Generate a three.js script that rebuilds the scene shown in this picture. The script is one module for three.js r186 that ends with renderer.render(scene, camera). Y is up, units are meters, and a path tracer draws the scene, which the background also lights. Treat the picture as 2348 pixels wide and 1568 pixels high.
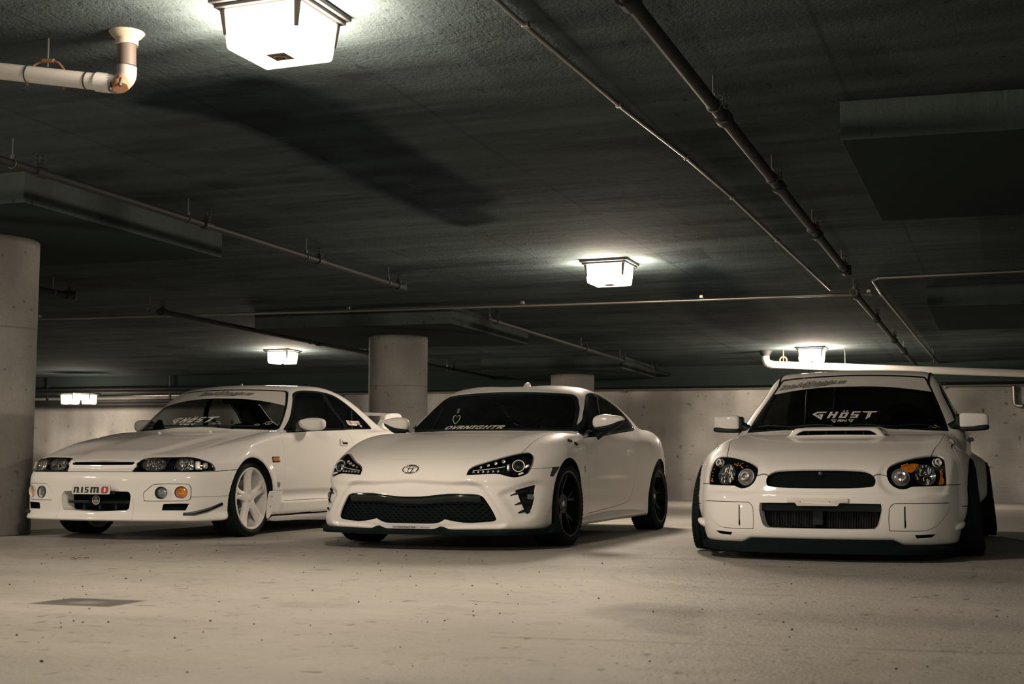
import * as THREE from 'three';
import { mergeGeometries, mergeVertices, toCreasedNormals } from 'three/addons/utils/BufferGeometryUtils.js';
import { RoundedBoxGeometry } from 'three/addons/geometries/RoundedBoxGeometry.js';
import { RectAreaLightUniformsLib } from 'three/addons/lights/RectAreaLightUniformsLib.js';

// ---------------------------------------------------------------- camera, added fill light, exposure
const scene = new THREE.Scene();
const camera = new THREE.PerspectiveCamera(2 * Math.atan(784 / 3000) * 180 / Math.PI, 2348 / 1568, 0.1, 200);
camera.position.set(0, 0.59, 0);
camera.rotation.order = 'YXZ';
camera.rotation.set(Math.atan((1064 - 784) / 3000), 20.9 * Math.PI / 180, 0);
camera.focus = 9.6; camera.userData.fStop = 5;
scene.background = new THREE.Color().setRGB(0.02, 0.07, 0.075);   // added teal fill light, entering by the sides left open behind and right
const renderer = new THREE.WebGLRenderer({ antialias: true });
renderer.toneMapping = THREE.LinearToneMapping;
renderer.toneMappingExposure = 1.0;
renderer.shadowMap.enabled = true;
RectAreaLightUniformsLib.init();
const LAMP_COLOR = [1, 0.82, 0.64], LAMP_FACE = 205, LAMP_SIDE = 175, LAMP_GLOW = 7;
// ---------------------------------------------------------------- helpers
const rnd = ((s) => () => ((s = (Math.imul(s, 1664525) + 1013904223) >>> 0) / 4294967296))(20240607);
const names = {};
const numbered = (n) => { const k = names[n] ?? 0; names[n] = k + 1; return k ? `${n}_${String(k).padStart(3, '0')}` : n; };
const V3 = (x, y, z) => new THREE.Vector3(x, y, z);
function thing(name, label, category, p = [0, 0, 0], turn = 0, group) {
  const o = new THREE.Group(); o.name = numbered(name); o.position.set(...p); o.rotation.y = turn; scene.add(o);
  o.userData = { label, category }; if (group) o.userData.group = group;
  return o;
}
function part(parent, name, geometry, material, label) {
  const m = new THREE.Mesh(geometry, material); m.name = name; m.castShadow = m.receiveShadow = true; parent.add(m);
  if (label) m.userData.label = label;
  return m;
}
function struct(name, geometry, material, parent = scene) {
  const m = part(parent, name, geometry, material); m.userData.kind = 'structure'; return m;
}
function merge(list) { return mergeGeometries(list.map((g) => { g = g.index ? g.toNonIndexed() : g; for (const k of Object.keys(g.attributes)) if (!['position', 'normal', 'uv'].includes(k)) g.deleteAttribute(k); return g; })); }
const box = (x0, x1, y0, y1, z0, z1, r = 0) => (r ? new RoundedBoxGeometry(x1 - x0, y1 - y0, z1 - z0, 2, r) : new THREE.BoxGeometry(x1 - x0, y1 - y0, z1 - z0)).translate((x0 + x1) / 2, (y0 + y1) / 2, (z0 + z1) / 2);
const tube = (pts, r, seg = 10, per = 1) => { const c = new THREE.CurvePath(); for (let i = 1; i < pts.length; i++) c.add(new THREE.LineCurve3(V3(...pts[i - 1]), V3(...pts[i]))); return new THREE.TubeGeometry(pts.length === 2 ? c.curves[0] : new THREE.CatmullRomCurve3(pts.map((p) => V3(...p)), false, 'catmullrom', 0.05), Math.max(1, (pts.length - 1) * per), r, seg, false); };
const rod = (a, b, r, seg = 8) => { const A = V3(...a), B = V3(...b), l = A.distanceTo(B), g = new THREE.CylinderGeometry(r, r, l, seg); g.applyQuaternion(new THREE.Quaternion().setFromUnitVectors(V3(0, 1, 0), B.clone().sub(A).normalize())); return g.translate((A.x + B.x) / 2, (A.y + B.y) / 2, (A.z + B.z) / 2); };
const std = (color, roughness = 0.5, o = {}) => { const m = new THREE.MeshStandardMaterial({ roughness, ...o }); m.color.setRGB(...color); return m; };
const phys = (color, roughness, o = {}) => { const m = new THREE.MeshPhysicalMaterial({ roughness, ...o }); m.color.setRGB(...color); return m; };
const CEIL = (z) => 2.84 + 0.012 * z, FLOOR = (z) => { const t = Math.max(0, -z - 13); return -0.01 * t; };
//#CORE
const clamp = (x, a, b) => (x < a ? a : x > b ? b : x), mix = (a, b, t) => a + (b - a) * t;
const sst = (a, b, x) => { x = clamp((x - a) / (b - a), 0, 1); return x * x * (3 - 2 * x); };
const smin = (a, b, k) => { const h = Math.max(k - Math.abs(a - b), 0) / k; return Math.min(a, b) - h * h * k * 0.25; };
const smax = (a, b, k) => -smin(-a, -b, k);
const bump = (x, c, w) => { const t = (x - c) / w; return t * t < 1 ? (1 - t * t) ** 2 : 0; };
// natural cubic spline through [x, y] points, straight beyond its ends
function curve(pts) {
  const n = pts.length, X = pts.map((p) => p[0]), Y = pts.map((p) => p[1]), M = new Array(n).fill(0), c = [0], d = [0];
  for (let i = 1; i < n - 1; i++) {
    const h0 = X[i] - X[i - 1], h1 = X[i + 1] - X[i], m = 2 * (h0 + h1) - h0 * c[i - 1];
    c[i] = h1 / m; d[i] = (6 * ((Y[i + 1] - Y[i]) / h1 - (Y[i] - Y[i - 1]) / h0) - h0 * d[i - 1]) / m;
  }
  for (let i = n - 2; i > 0; i--) M[i] = d[i] - c[i] * M[i + 1];
  const e0 = (Y[1] - Y[0]) / (X[1] - X[0]) - (M[1] * (X[1] - X[0])) / 6, k = n - 1, hk = X[k] - X[k - 1], e1 = (Y[k] - Y[k - 1]) / hk + (M[k - 1] * hk) / 6;
  return (x) => {
    if (x <= X[0]) return Y[0] + e0 * (x - X[0]);
    if (x >= X[k]) return Y[k] + e1 * (x - X[k]);
    let i = 1; while (x > X[i]) i++;
    const h = X[i] - X[i - 1], a = (X[i] - x) / h, b = 1 - a;
    return a * Y[i - 1] + b * Y[i] + (((a * a * a - a) * M[i - 1] + (b * b * b - b) * M[i]) * h * h) / 6;
  };
}
// closed outline through points; a third entry 1 keeps that point a corner; returns signed distance (inside negative)
function outline(pts, smooth = true, grow = 0) {
  const n = pts.length, P = [];
  for (let i = 0; i < n; i++) {
    const p1 = pts[i], p2 = pts[(i + 1) % n], p0 = p1[2] ? p1 : pts[(i + n - 1) % n], p3 = p2[2] ? p2 : pts[(i + 2) % n];
    const N = smooth && !(p1[2] && p2[2]) ? 7 : 1;
    for (let k = 0; k < N; k++) {
      const t = k / N, q = [0, 1].map((c) => 0.5 * (2 * p1[c] + (p2[c] - p0[c]) * t + (2 * p0[c] - 5 * p1[c] + 4 * p2[c] - p3[c]) * t * t + (3 * p1[c] - p0[c] - 3 * p2[c] + p3[c]) * t * t * t));
      P.push(q);
    }
  }
  let x0 = 1e9, x1 = -1e9, y0 = 1e9, y1 = -1e9;
  for (const [x, y] of P) { x0 = Math.min(x0, x); x1 = Math.max(x1, x); y0 = Math.min(y0, y); y1 = Math.max(y1, y); }
  const m = P.length;
  const fn = (x, y) => {
    const bx = Math.max(x0 - x, x - x1, 0), by = Math.max(y0 - y, y - y1, 0);
    if (bx * bx + by * by > 0.0036) return Math.hypot(bx, by) - grow;
    let d = 1e9, inside = false;
    for (let i = 0, j = m - 1; i < m; j = i++) {
      const ax = P[j][0], ay = P[j][1], ex = P[i][0] - ax, ey = P[i][1] - ay, wx = x - ax, wy = y - ay;
      const t = clamp((wx * ex + wy * ey) / (ex * ex + ey * ey + 1e-12), 0, 1), qx = wx - ex * t, qy = wy - ey * t, dd = qx * qx + qy * qy;
      if (dd < d) d = dd;
      if ((P[i][1] > y) !== (ay > y) && x < ((ax - P[i][0]) * (y - P[i][1])) / (ay - P[i][1]) + P[i][0]) inside = !inside;
    }
    return (inside ? -1 : 1) * Math.sqrt(d) - grow;
  };
  fn.points = P; fn.box = [x0, x1, y0, y1];
  return fn;
}
// signed distance to an open polyline's left side, for cuts that run across a whole panel
function grad(f, a, h, s, o) {
  const e = 6e-4;
  o[0] = (f(a + e, h, s) - f(a - e, h, s)) / (2 * e); o[1] = (f(a, h + e, s) - f(a, h - e, s)) / (2 * e); o[2] = (f(a, h, s + e) - f(a, h, s - e)) / (2 * e);
  return o;
}
// surface nets over a half body, on a grid whose spacing along the body varies
function meshHalf(f, box, hx, hy, sSteps) {
  const [x1, y0, y1, s0, s1] = box, xs = [], ys = [], ss = [];
  for (let x = -hx / 2; x < x1; x += hx) xs.push(x);
  for (let y = y0; y < y1; y += hy) ys.push(y);
  for (let s = s0; s < s1; s += sSteps(s)) ss.push(s);
  const B = 6, nx = Math.ceil((xs.length - 1) / B) * B, ny = Math.ceil((ys.length - 1) / B) * B, ns = Math.ceil((ss.length - 1) / B) * B;
  while (xs.length <= nx) xs.push(xs.at(-1) + hx);
  while (ys.length <= ny) ys.push(ys.at(-1) + hy);
  while (ss.length <= ns) ss.push(ss.at(-1) + sSteps(ss.at(-1)));
  const F = new Float32Array((nx + 1) * (ny + 1) * (ns + 1)).fill(NaN), id = (i, j, k) => (k * (ny + 1) + j) * (nx + 1) + i;
  for (let k = 0; k < ns; k += B) for (let j = 0; j < ny; j += B) for (let i = 0; i < nx; i += B) {
    const cx = (xs[i] + xs[i + B]) / 2, cy = (ys[j] + ys[j + B]) / 2, cs = (ss[k] + ss[k + B]) / 2;
    const rad = Math.hypot(xs[i + B] - xs[i], ys[j + B] - ys[j], ss[k + B] - ss[k]) / 2, v = f(Math.abs(cx), cy, cs);
    if (Math.abs(v) > rad * 1.9 + 0.02) { for (let c = 0; c <= B; c++) for (let b = 0; b <= B; b++) for (let a = 0; a <= B; a++) { const n = id(i + a, j + b, k + c); if (Number.isNaN(F[n])) F[n] = v; } continue; }
    for (let c = 0; c <= B; c++) for (let b = 0; b <= B; b++) for (let a = 0; a <= B; a++) F[id(i + a, j + b, k + c)] = f(Math.abs(xs[i + a]), ys[j + b], ss[k + c]);
  }
  const V = new Int32Array(nx * ny * ns).fill(-1), vid = (i, j, k) => (k * ny + j) * nx + i, pos = [], tri = [];
  const E = [[0, 1], [0, 2], [0, 4], [1, 3], [1, 5], [2, 3], [2, 6], [3, 7], [4, 5], [4, 6], [5, 7], [6, 7]], val = new Float64Array(8);
  for (let k = 0; k < ns; k++) for (let j = 0; j < ny; j++) for (let i = 0; i < nx; i++) {
    let neg = 0;
    for (let c = 0; c < 8; c++) { val[c] = F[id(i + (c & 1), j + ((c >> 1) & 1), k + (c >> 2))]; if (val[c] < 0) neg++; }
    if (neg === 0 || neg === 8) continue;
    let n = 0, px = 0, py = 0, pz = 0;
    for (const [a, b] of E) if (val[a] < 0 !== val[b] < 0) {
      const t = val[a] / (val[a] - val[b]); n++;
      px += mix(a & 1, b & 1, t); py += mix((a >> 1) & 1, (b >> 1) & 1, t); pz += mix(a >> 2, b >> 2, t);
    }
    V[vid(i, j, k)] = pos.length / 3;
    pos.push(i === 0 ? 0 : mix(xs[i], xs[i + 1], px / n), mix(ys[j], ys[j + 1], py / n), mix(ss[k], ss[k + 1], pz / n));
  }
  const quad = (a, b, c, d, flip) => { if (a < 0 || b < 0 || c < 0 || d < 0) return; flip ? tri.push(a, c, b, a, d, c) : tri.push(a, b, c, a, c, d); };
  for (let k = 0; k < ns; k++) for (let j = 0; j < ny; j++) for (let i = 0; i < nx; i++) {
    const v = F[id(i, j, k)] < 0;
    if (i && j && k < ns && v !== F[id(i, j, k + 1)] < 0) quad(V[vid(i - 1, j - 1, k)], V[vid(i, j - 1, k)], V[vid(i, j, k)], V[vid(i - 1, j, k)], !v);
    if (j && k && v !== F[id(i + 1, j, k)] < 0) quad(V[vid(i, j - 1, k - 1)], V[vid(i, j, k - 1)], V[vid(i, j, k)], V[vid(i, j - 1, k)], !v);
    if (i && k && v !== F[id(i, j + 1, k)] < 0) quad(V[vid(i - 1, j, k - 1)], V[vid(i - 1, j, k)], V[vid(i, j, k)], V[vid(i, j, k - 1)], !v);
  }
  // settle each vertex on the surface itself; the gradient there is its normal
  const nor = new Array(pos.length), g = [0, 0, 0];
  for (let i = 0; i < pos.length; i += 3) {
    const mid = pos[i] === 0;
    for (let it = 0; it < 3; it++) {
      const v = f(pos[i], pos[i + 1], pos[i + 2]); grad(f, pos[i], pos[i + 1], pos[i + 2], g);
      if (mid) g[0] = 0;
      const q = clamp(v / (g[0] * g[0] + g[1] * g[1] + g[2] * g[2] + 1e-9), -0.008, 0.008);
      pos[i] -= g[0] * q; pos[i + 1] -= g[1] * q; pos[i + 2] -= g[2] * q;
    }
    if (pos[i] < 0) pos[i] = 0;
    grad(f, pos[i], pos[i + 1], pos[i + 2], g); if (mid) g[0] = 0;
    const l = Math.hypot(...g) || 1; nor[i] = g[0] / l; nor[i + 1] = g[1] / l; nor[i + 2] = g[2] / l;
  }
  return { pos, nor, tri, tag: new Array(tri.length / 3).fill('body') };
}
// cuts every triangle of the tags in `only` along g = level
function splitAt(m, g, level, only, near) {
  const cache = new Map(), val = new Map(), tri = [], tag = [], { pos, nor } = m;
  const at = (i) => { let v = val.get(i); if (v === undefined) val.set(i, (v = g(pos[3 * i], pos[3 * i + 1], pos[3 * i + 2]) - level)); return v; };
  const cut = (i, j) => {
    const key = i < j ? i * 4194304 + j : j * 4194304 + i; let n = cache.get(key);
    if (n !== undefined) return n;
    if (i > j) [i, j] = [j, i];
    const P = (t, c) => mix(pos[3 * i + c], pos[3 * j + c], t); let lo = 0, hi = 1, a = at(i), b = at(j), t = 0.5;
    for (let it = 0; it < 4; it++) { t = clamp(lo + ((hi - lo) * a) / (a - b), lo + (hi - lo) * 0.02, hi - (hi - lo) * 0.02); const v = g(P(t, 0), P(t, 1), P(t, 2)) - level; if (v < 0 === a < 0) { lo = t; a = v; } else { hi = t; b = v; } }
    t = lo + ((hi - lo) * a) / (a - b); n = pos.length / 3;
    const N = [0, 1, 2].map((c) => mix(nor[3 * i + c], nor[3 * j + c], t)), l = Math.hypot(...N) || 1;
    for (let c = 0; c < 3; c++) { pos.push(P(t, c)); nor.push(N[c] / l); }
    val.set(n, 0); cache.set(key, n); return n;
  };
  for (let q = 0; q < m.tag.length; q++) {
    const T = [m.tri[3 * q], m.tri[3 * q + 1], m.tri[3 * q + 2]], w = m.tag[q];
    if (!only.includes(w) || !near(pos, T, nor)) { tri.push(...T); tag.push(w); continue; }
    const v = T.map(at), neg = v.map((x) => x < 0), c = neg[0] + neg[1] + neg[2];
    if (c === 0 || c === 3) { tri.push(...T); tag.push(w); continue; }
    const k = c === 1 ? neg.indexOf(true) : neg.indexOf(false), a = T[k], b = T[(k + 1) % 3], d = T[(k + 2) % 3], ab = cut(a, b), ad = cut(a, d);
    tri.push(a, ab, ad, ab, b, d, ab, d, ad); tag.push(w, w, w);
  }
  m.tri = tri; m.tag = tag;
}
// region r: inside outline g -> r.name; a seam 2*gap wide round it -> 'seam'
function region(m, r) {
  const only = r.only ?? ['body'], where = r.where, near = (pos, T, nor) => { let a = 0, h = 0, s = 0, n = [0, 0, 0]; for (const i of T) { a += pos[3 * i] / 3; h += pos[3 * i + 1] / 3; s += pos[3 * i + 2] / 3; for (let c = 0; c < 3; c++) n[c] += nor[3 * i + c] / 3; } return where(a, h, s, n); };
  const gap = r.gap ?? 0.0022;
  if (gap > 0) splitAt(m, r.g, gap, only, near);
  splitAt(m, r.g, -gap, only, near);
  for (let q = 0; q < m.tag.length; q++) {
    if (!only.includes(m.tag[q])) continue;
    const T = [m.tri[3 * q], m.tri[3 * q + 1], m.tri[3 * q + 2]];
    if (!near(m.pos, T, m.nor)) continue;
    const c = [0, 1, 2].map((k) => (m.pos[3 * T[0] + k] + m.pos[3 * T[1] + k] + m.pos[3 * T[2] + k]) / 3), v = r.g(...c);
    if (v < -gap) m.tag[q] = r.name; else if (v < gap) m.tag[q] = 'seam';
  }
}
//#CORE-END
const polyShape = (pts, holes = []) => { const s = new THREE.Shape(pts.map((p) => new THREE.Vector2(p[0], p[1]))); for (const h of holes) s.holes.push(new THREE.Path(h.map((p) => new THREE.Vector2(p[0], p[1])))); return s; };
const extrude = (shape, depth, bevel = 0, seg = 12) => new THREE.ExtrudeGeometry(shape, { depth, bevelEnabled: bevel > 0, bevelThickness: bevel, bevelSize: bevel, bevelSegments: 2, curveSegments: seg });
const circle = (r, n = 32, cx = 0, cy = 0) => Array.from({ length: n }, (_, i) => [cx + r * Math.cos(i / n * 2 * Math.PI), cy + r * Math.sin(i / n * 2 * Math.PI)]);
const lathe = (pts, seg = 40) => new THREE.LatheGeometry(pts.map((p) => new THREE.Vector2(...p)), seg);
const latheX = (pts, seg = 48) => lathe(pts, seg).rotateZ(-Math.PI / 2);   // profile (radius, x)
const latheZ = (pts, seg = 32) => lathe(pts, seg).rotateX(Math.PI / 2);    // profile (radius, z)
// a rounded box with its own bulge: superellipsoid
function blob(rx, ry, rz, e1 = 0.5, e2 = 0.5, nu = 36, nv = 24) {
  const g = new THREE.SphereGeometry(1, nu, nv), p = g.attributes.position, pw = (v, e) => Math.sign(v) * Math.abs(v) ** e;
  for (let i = 0; i < p.count; i++) { const x = p.getX(i), y = p.getY(i), z = p.getZ(i), r = Math.hypot(x, z) || 1e-9, c = pw(r, e1); p.setXYZ(i, rx * c * pw(x / r, e2), ry * pw(y, e1), rz * c * pw(z / r, e2)); }
  const m = mergeVertices(new THREE.BufferGeometry().setAttribute('position', p).setIndex(g.index), 1e-5); m.computeVertexNormals(); m.setAttribute('uv', new THREE.Float32BufferAttribute(new Float32Array(m.attributes.position.count * 2), 2)); return m;
}
const warp = (g, fn) => { const p = g.attributes.position; for (let i = 0; i < p.count; i++) p.setXYZ(i, ...fn(p.getX(i), p.getY(i), p.getZ(i))); g.computeVertexNormals(); return g; };
//#SHAPES
// Each body is a field over (a, h, s): distance from the middle plane, height, distance behind the front axle. Negative inside.
const wheelWell = (a, h, s, hub, wb, rF, rR, inner) => Math.max(Math.min(Math.hypot(s, h - hub) - rF, Math.hypot(s - wb, h - hub) - rR), inner - a);
const boxy = (x, y, hx, hy, r) => { const qx = Math.abs(x) - hx + r, qy = Math.abs(y) - hy + r; return Math.hypot(Math.max(qx, 0), Math.max(qy, 0)) + Math.min(Math.max(qx, qy), 0) - r; };
const coupe = (() => { // the middle car
  const lip = outline([[-0.3, 0.45], [0.3, 0.45], [0.42, 0.452], [0.49, 0.435], [0.54, 0.385], [0.6, 0.295], [0.65, 0.2], [0.63, 0.178], [0.5, 0.172], [-0.3, 0.165]]), pocket = outline([[0.64, 0.385], [0.72, 0.425], [0.815, 0.462], [0.82, 0.35], [0.81, 0.25], [0.775, 0.222], [0.74, 0.225], [0.705, 0.27], [0.67, 0.33]]);
  const nose = curve([[0.08, -0.80], [0.16, -0.845], [0.24, -0.862], [0.36, -0.862], [0.46, -0.845], [0.55, -0.805], [0.62, -0.735], [0.7, -0.6]]);
  const plan = curve([[0, 0], [0.2, 0.008], [0.4, 0.04], [0.55, 0.095], [0.68, 0.175], [0.78, 0.28], [0.86, 0.43], [0.92, 0.62]]);
  const half = curve([[-0.9, 0.74], [-0.5, 0.85], [-0.2, 0.876], [0.05, 0.882], [0.4, 0.868], [0.9, 0.846], [1.5, 0.846], [2.0, 0.865], [2.5, 0.886], [2.8, 0.868], [3.15, 0.78], [3.45, 0.63]]);
  const tuck = curve([[0.1, -0.03], [0.2, -0.015], [0.32, -0.005], [0.45, 0], [0.6, -0.002], [0.72, -0.018], [0.82, -0.045], [0.92, -0.09]]);
  const top = curve([[-0.9, 0.52], [-0.72, 0.622], [-0.5, 0.697], [-0.2, 0.765], [0.1, 0.81], [0.4, 0.845], [0.8, 0.865], [1.4, 0.875], [2.1, 0.885], [2.6, 0.9], [2.95, 0.915], [3.3, 0.86]]);
  const wing = curve([[-0.6, 0.0], [-0.4, 0.012], [-0.1, 0.034], [0.15, 0.034], [0.5, 0.0], [0.8, 0], [1.9, 0.0], [2.3, 0.02], [2.6, 0.025], [3.0, 0]]);
  const roof = curve([[0.2, 0.76], [0.35, 0.845], [0.7, 1.04], [0.98, 1.183], [1.12, 1.224], [1.35, 1.246], [1.65, 1.235], [2.0, 1.185], [2.4, 1.075], [2.8, 0.935], [3.0, 0.85]]);
  const belt = curve([[0.3, 0.79], [0.7, 0.805], [1.2, 0.82], [1.8, 0.81], [2.3, 0.775], [2.8, 0.68]]);
  const f0 = (a, h, s) => {
    const q = plan(a); let F = nose(h) + q * (1 - 0.3 * sst(0.5, 0.1, h) * sst(0.5, 0.8, a)); if (s < 0.1 && h < 0.6) F += 0.022 * sst(0.03, -0.012, lip(a, h)) + 0.03 * sst(0.028, -0.02, pocket(a, h)) - 0.012 * bump(h, 0.485, 0.05) * sst(0.25, 0.45, a);
    const W = half(s) + tuck(h) + 0.02 * bump(s - 2.57, 0, 0.62) * bump(h, 0.6, 0.35) + 0.012 * bump(s - 0.03, 0, 0.5) * bump(h, 0.55, 0.35);
    const T = top(s) - 0.05 * a * a + wing(s) * bump(a, 0.69, 0.3) - 0.03 * sst(0.4, -0.5, s) * sst(0.45, 0.8, a);
    let d = smax(F - s, a - W, 0.16);
    d = smax(d, h - T, 0.1);
    d = smax(d, s - (3.32 - 0.28 * a * a - 0.1 * sst(0.6, 0.2, h)), 0.12);
    d = smax(d, 0.13 + 0.03 * sst(2.6, 3.3, s) * 3 - h, 0.05);
    const se = s - 0.5 * a * a * sst(1.7, 0.9, s), R = roof(se) - 0.065 * a * a + 0.012 * bump(a, 0.33, 0.26) * sst(0.9, 1.1, s), tilt = 0.62;
    const G = smax(h - R, (a - belt(s) + (smax(h, 0.82, 0.06) - 0.86) * tilt) * 0.85, 0.085);
    d = smin(d, smax(G, 0.5 - h, 0.02), 0.035);
    return d;
  };
  const well = (a, h, s) => wheelWell(a, h, s - 0.03, 0.3, 2.57, 0.332, 0.335, 0.5);
  const f = (a, h, s) => smax(f0(a, h, s), -well(a, h, s), 0.02);
  return { f, f0, well, box: [0.96, 0.05, 1.3, -0.95, 3.42], wb: 2.57 };
})();
const sedan = (() => { // the car on the right
  const nose = curve([[0.08, -0.76], [0.14, -0.80], [0.2, -0.815], [0.3, -0.815], [0.4, -0.80], [0.5, -0.765], [0.58, -0.70], [0.66, -0.55]]);
  const plan = curve([[0, 0], [0.25, 0.012], [0.45, 0.05], [0.6, 0.105], [0.72, 0.19], [0.8, 0.3], [0.86, 0.48]]);
  const half = curve([[-0.9, 0.76], [-0.4, 0.826], [0, 0.836], [0.5, 0.83], [1.2, 0.826], [2.0, 0.83], [2.6, 0.835], [3.0, 0.82], [3.4, 0.77]]);
  const tuck = curve([[0.06, -0.06], [0.16, -0.03], [0.3, -0.005], [0.45, 0], [0.58, -0.008], [0.7, -0.035], [0.82, -0.075], [0.95, -0.12]]);
  const top = curve([[-0.85, 0.5], [-0.72, 0.575], [-0.55, 0.64], [-0.3, 0.70], [0, 0.757], [0.35, 0.805], [0.7, 0.83], [1.4, 0.85], [2.2, 0.87], [2.6, 0.9], [3.2, 0.9]]);
  const roof = curve([[0.2, 0.67], [0.45, 0.82], [0.8, 1.025], [1.1, 1.2], [1.22, 1.272], [1.5, 1.315], [1.9, 1.32], [2.3, 1.27], [2.7, 1.08], [3.0, 0.93]]);
  const belt = curve([[0.3, 0.785], [0.7, 0.805], [1.2, 0.815], [2.0, 0.81], [2.6, 0.77], [3.0, 0.71]]);
  const eye = outline([[0.36, 0.50], [0.41, 0.43], [0.5, 0.405], [0.62, 0.42], [0.72, 0.43], [0.74, 0.62], [0.66, 0.67], [0.5, 0.64], [0.4, 0.6]]);
  const f0 = (a, h, s) => {
    const F = nose(h) + plan(a) + 0.012 * sst(0.4, 0.425, h) + 0.014 * sst(0.03, -0.01, eye(a, h));
    const qf = Math.hypot(s, h - 0.295), qr = Math.hypot(s - 2.525, h - 0.295);
    const W = half(s) + tuck(h) + (0.068 * sst(0.47, 0.36, qf) + 0.1 * sst(0.5, 0.37, qr)) * sst(0.2, 0.36, h) * sst(0.72, 0.6, h);
    const T = top(s) - 0.05 * a * a + 0.02 * bump(a, 0.74, 0.2) * bump(s, 0.1, 0.7);
    let d = smax(F - s, a - W, 0.14);
    d = smax(d, h - T, 0.1);
    d = smax(d, s - (3.4 - 0.2 * a * a), 0.12);
    d = smax(d, 0.128 - 0.03 * sst(0.42, 0.5, a) - h, 0.025);
    const se = s - 0.42 * a * a * sst(2.0, 1.1, s), R = roof(se) - 0.06 * a * a;
    const G = smax(h - R, (a - belt(s) + (smax(h, 0.8, 0.06) - 0.83) * 0.5) * 0.9, 0.08);
    if (s < 1 && a < 0.5) { // intake on the hood
      const S = smax(smax((a - (0.335 - 0.75 * (h - 0.765))) * 0.8, (0.11 + 0.35 * (h - 0.78) + 0.25 * a * a - s) * 0.9, 0.02), h - (0.837 + 0.03 * (s - 0.15)), 0.02);
      d = smin(d, smax(S, 0.6 - h, 0.01), 0.018);
    }
    d = smin(d, smax(G, 0.5 - h, 0.02), 0.03);
    return d;
  };
  const well = (a, h, s) => wheelWell(a, h, s, 0.295, 2.525, 0.33, 0.33, 0.45);
  const f = (a, h, s) => smax(f0(a, h, s), -well(a, h, s), 0.02);
  return { f, f0, well, box: [0.95, 0.05, 1.36, -0.95, 3.5], wb: 2.525 };
})();
const classic = (() => { // the car on the left
  const nose = curve([[0.1, -0.89], [0.13, -0.93], [0.16, -0.935], [0.19, -0.91], [0.23, -0.895], [0.3, -0.895], [0.42, -0.89], [0.515, -0.872], [0.545, -0.85], [0.6, -0.83], [0.66, -0.7]]);
  const plan = curve([[0, 0], [0.25, 0.012], [0.45, 0.04], [0.62, 0.09], [0.75, 0.16], [0.84, 0.26], [0.9, 0.4], [0.95, 0.6]]);
  const half = curve([[-1, 0.86], [-0.5, 0.91], [0, 0.905], [0.6, 0.888], [1.4, 0.88], [2.2, 0.885], [2.8, 0.89], [3.3, 0.85], [3.7, 0.8]]);
  const tuck = curve([[0.1, -0.06], [0.2, -0.03], [0.35, -0.005], [0.5, 0], [0.65, -0.015], [0.78, -0.04], [0.9, -0.07], [1.0, -0.11]]);
  const top = curve([[-0.95, 0.58], [-0.8, 0.635], [-0.5, 0.69], [-0.1, 0.765], [0.3, 0.835], [0.6, 0.88], [1.2, 0.9], [2.2, 0.93], [2.8, 0.955], [3.5, 0.93]]);
  const roof = curve([[0.2, 0.77], [0.38, 0.88], [0.62, 1.06], [0.84, 1.22], [0.98, 1.285], [1.25, 1.325], [1.85, 1.33], [2.2, 1.26], [2.6, 1.09], [2.95, 0.94]]);
  const belt = curve([[0.4, 0.8], [0.8, 0.815], [1.4, 0.82], [2.0, 0.8], [2.5, 0.75], [3.0, 0.68]]);
  const panel = outline([[-0.4, 0.612], [0.27, 0.612], [0.31, 0.6], [0.33, 0.575], [0.3, 0.558], [0.24, 0.55], [-0.4, 0.55]]);
  const f0 = (a, h, s) => {
    const F = nose(h) + plan(a) + 0.022 * sst(0.012, -0.012, panel(a, h));
    const W = half(s) + tuck(h) + 0.065 * sst(0.23, 0.14, h) * sst(-0.3, -0.5, s) + (-0.022 * bump(h, 0.325, 0.06) + 0.014 * sst(0.29, 0.26, h)) * sst(0.42, 0.5, s) * sst(2.4, 2.3, s) + 0.012 * sst(0.43, 0.37, Math.hypot(s + 0.06, h - 0.305)) * sst(0.3, 0.4, h);
    const T = top(s) - 0.04 * a * a + 0.035 * bump(a, 0.78, 0.3) * sst(1.0, 0.3, s) + 0.02 * sst(0.05, -0.05, a - 0.34 - 0.08 * s) * sst(0.9, 0.5, s);
    let d = smax(F - s, a - W, 0.14);
    d = smax(d, h - T, 0.05);
    d = smax(d, s - (3.72 - 0.2 * a * a), 0.12);
    d = smax(d, 0.15 - h, 0.05);
    const se = s - 0.4 * a * a * sst(2.0, 1.1, s), R = roof(se) - 0.06 * a * a;
    const G = smax(h - R, (a - belt(s) + (smax(h, 0.86, 0.06) - 0.9) * 0.55) * 0.87, 0.08);
    d = smin(d, smax(G, 0.5 - h, 0.02), 0.03);
    return d;
  };
  const well = (a, h, s) => wheelWell(a, h, s + 0.06, 0.305, 2.78, 0.335, 0.335, 0.5);
  const f = (a, h, s) => smax(f0(a, h, s), -well(a, h, s), 0.02);
  return { f, f0, well, box: [1.0, 0.05, 1.4, -1.0, 3.85], wb: 2.72 };
})();
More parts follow.
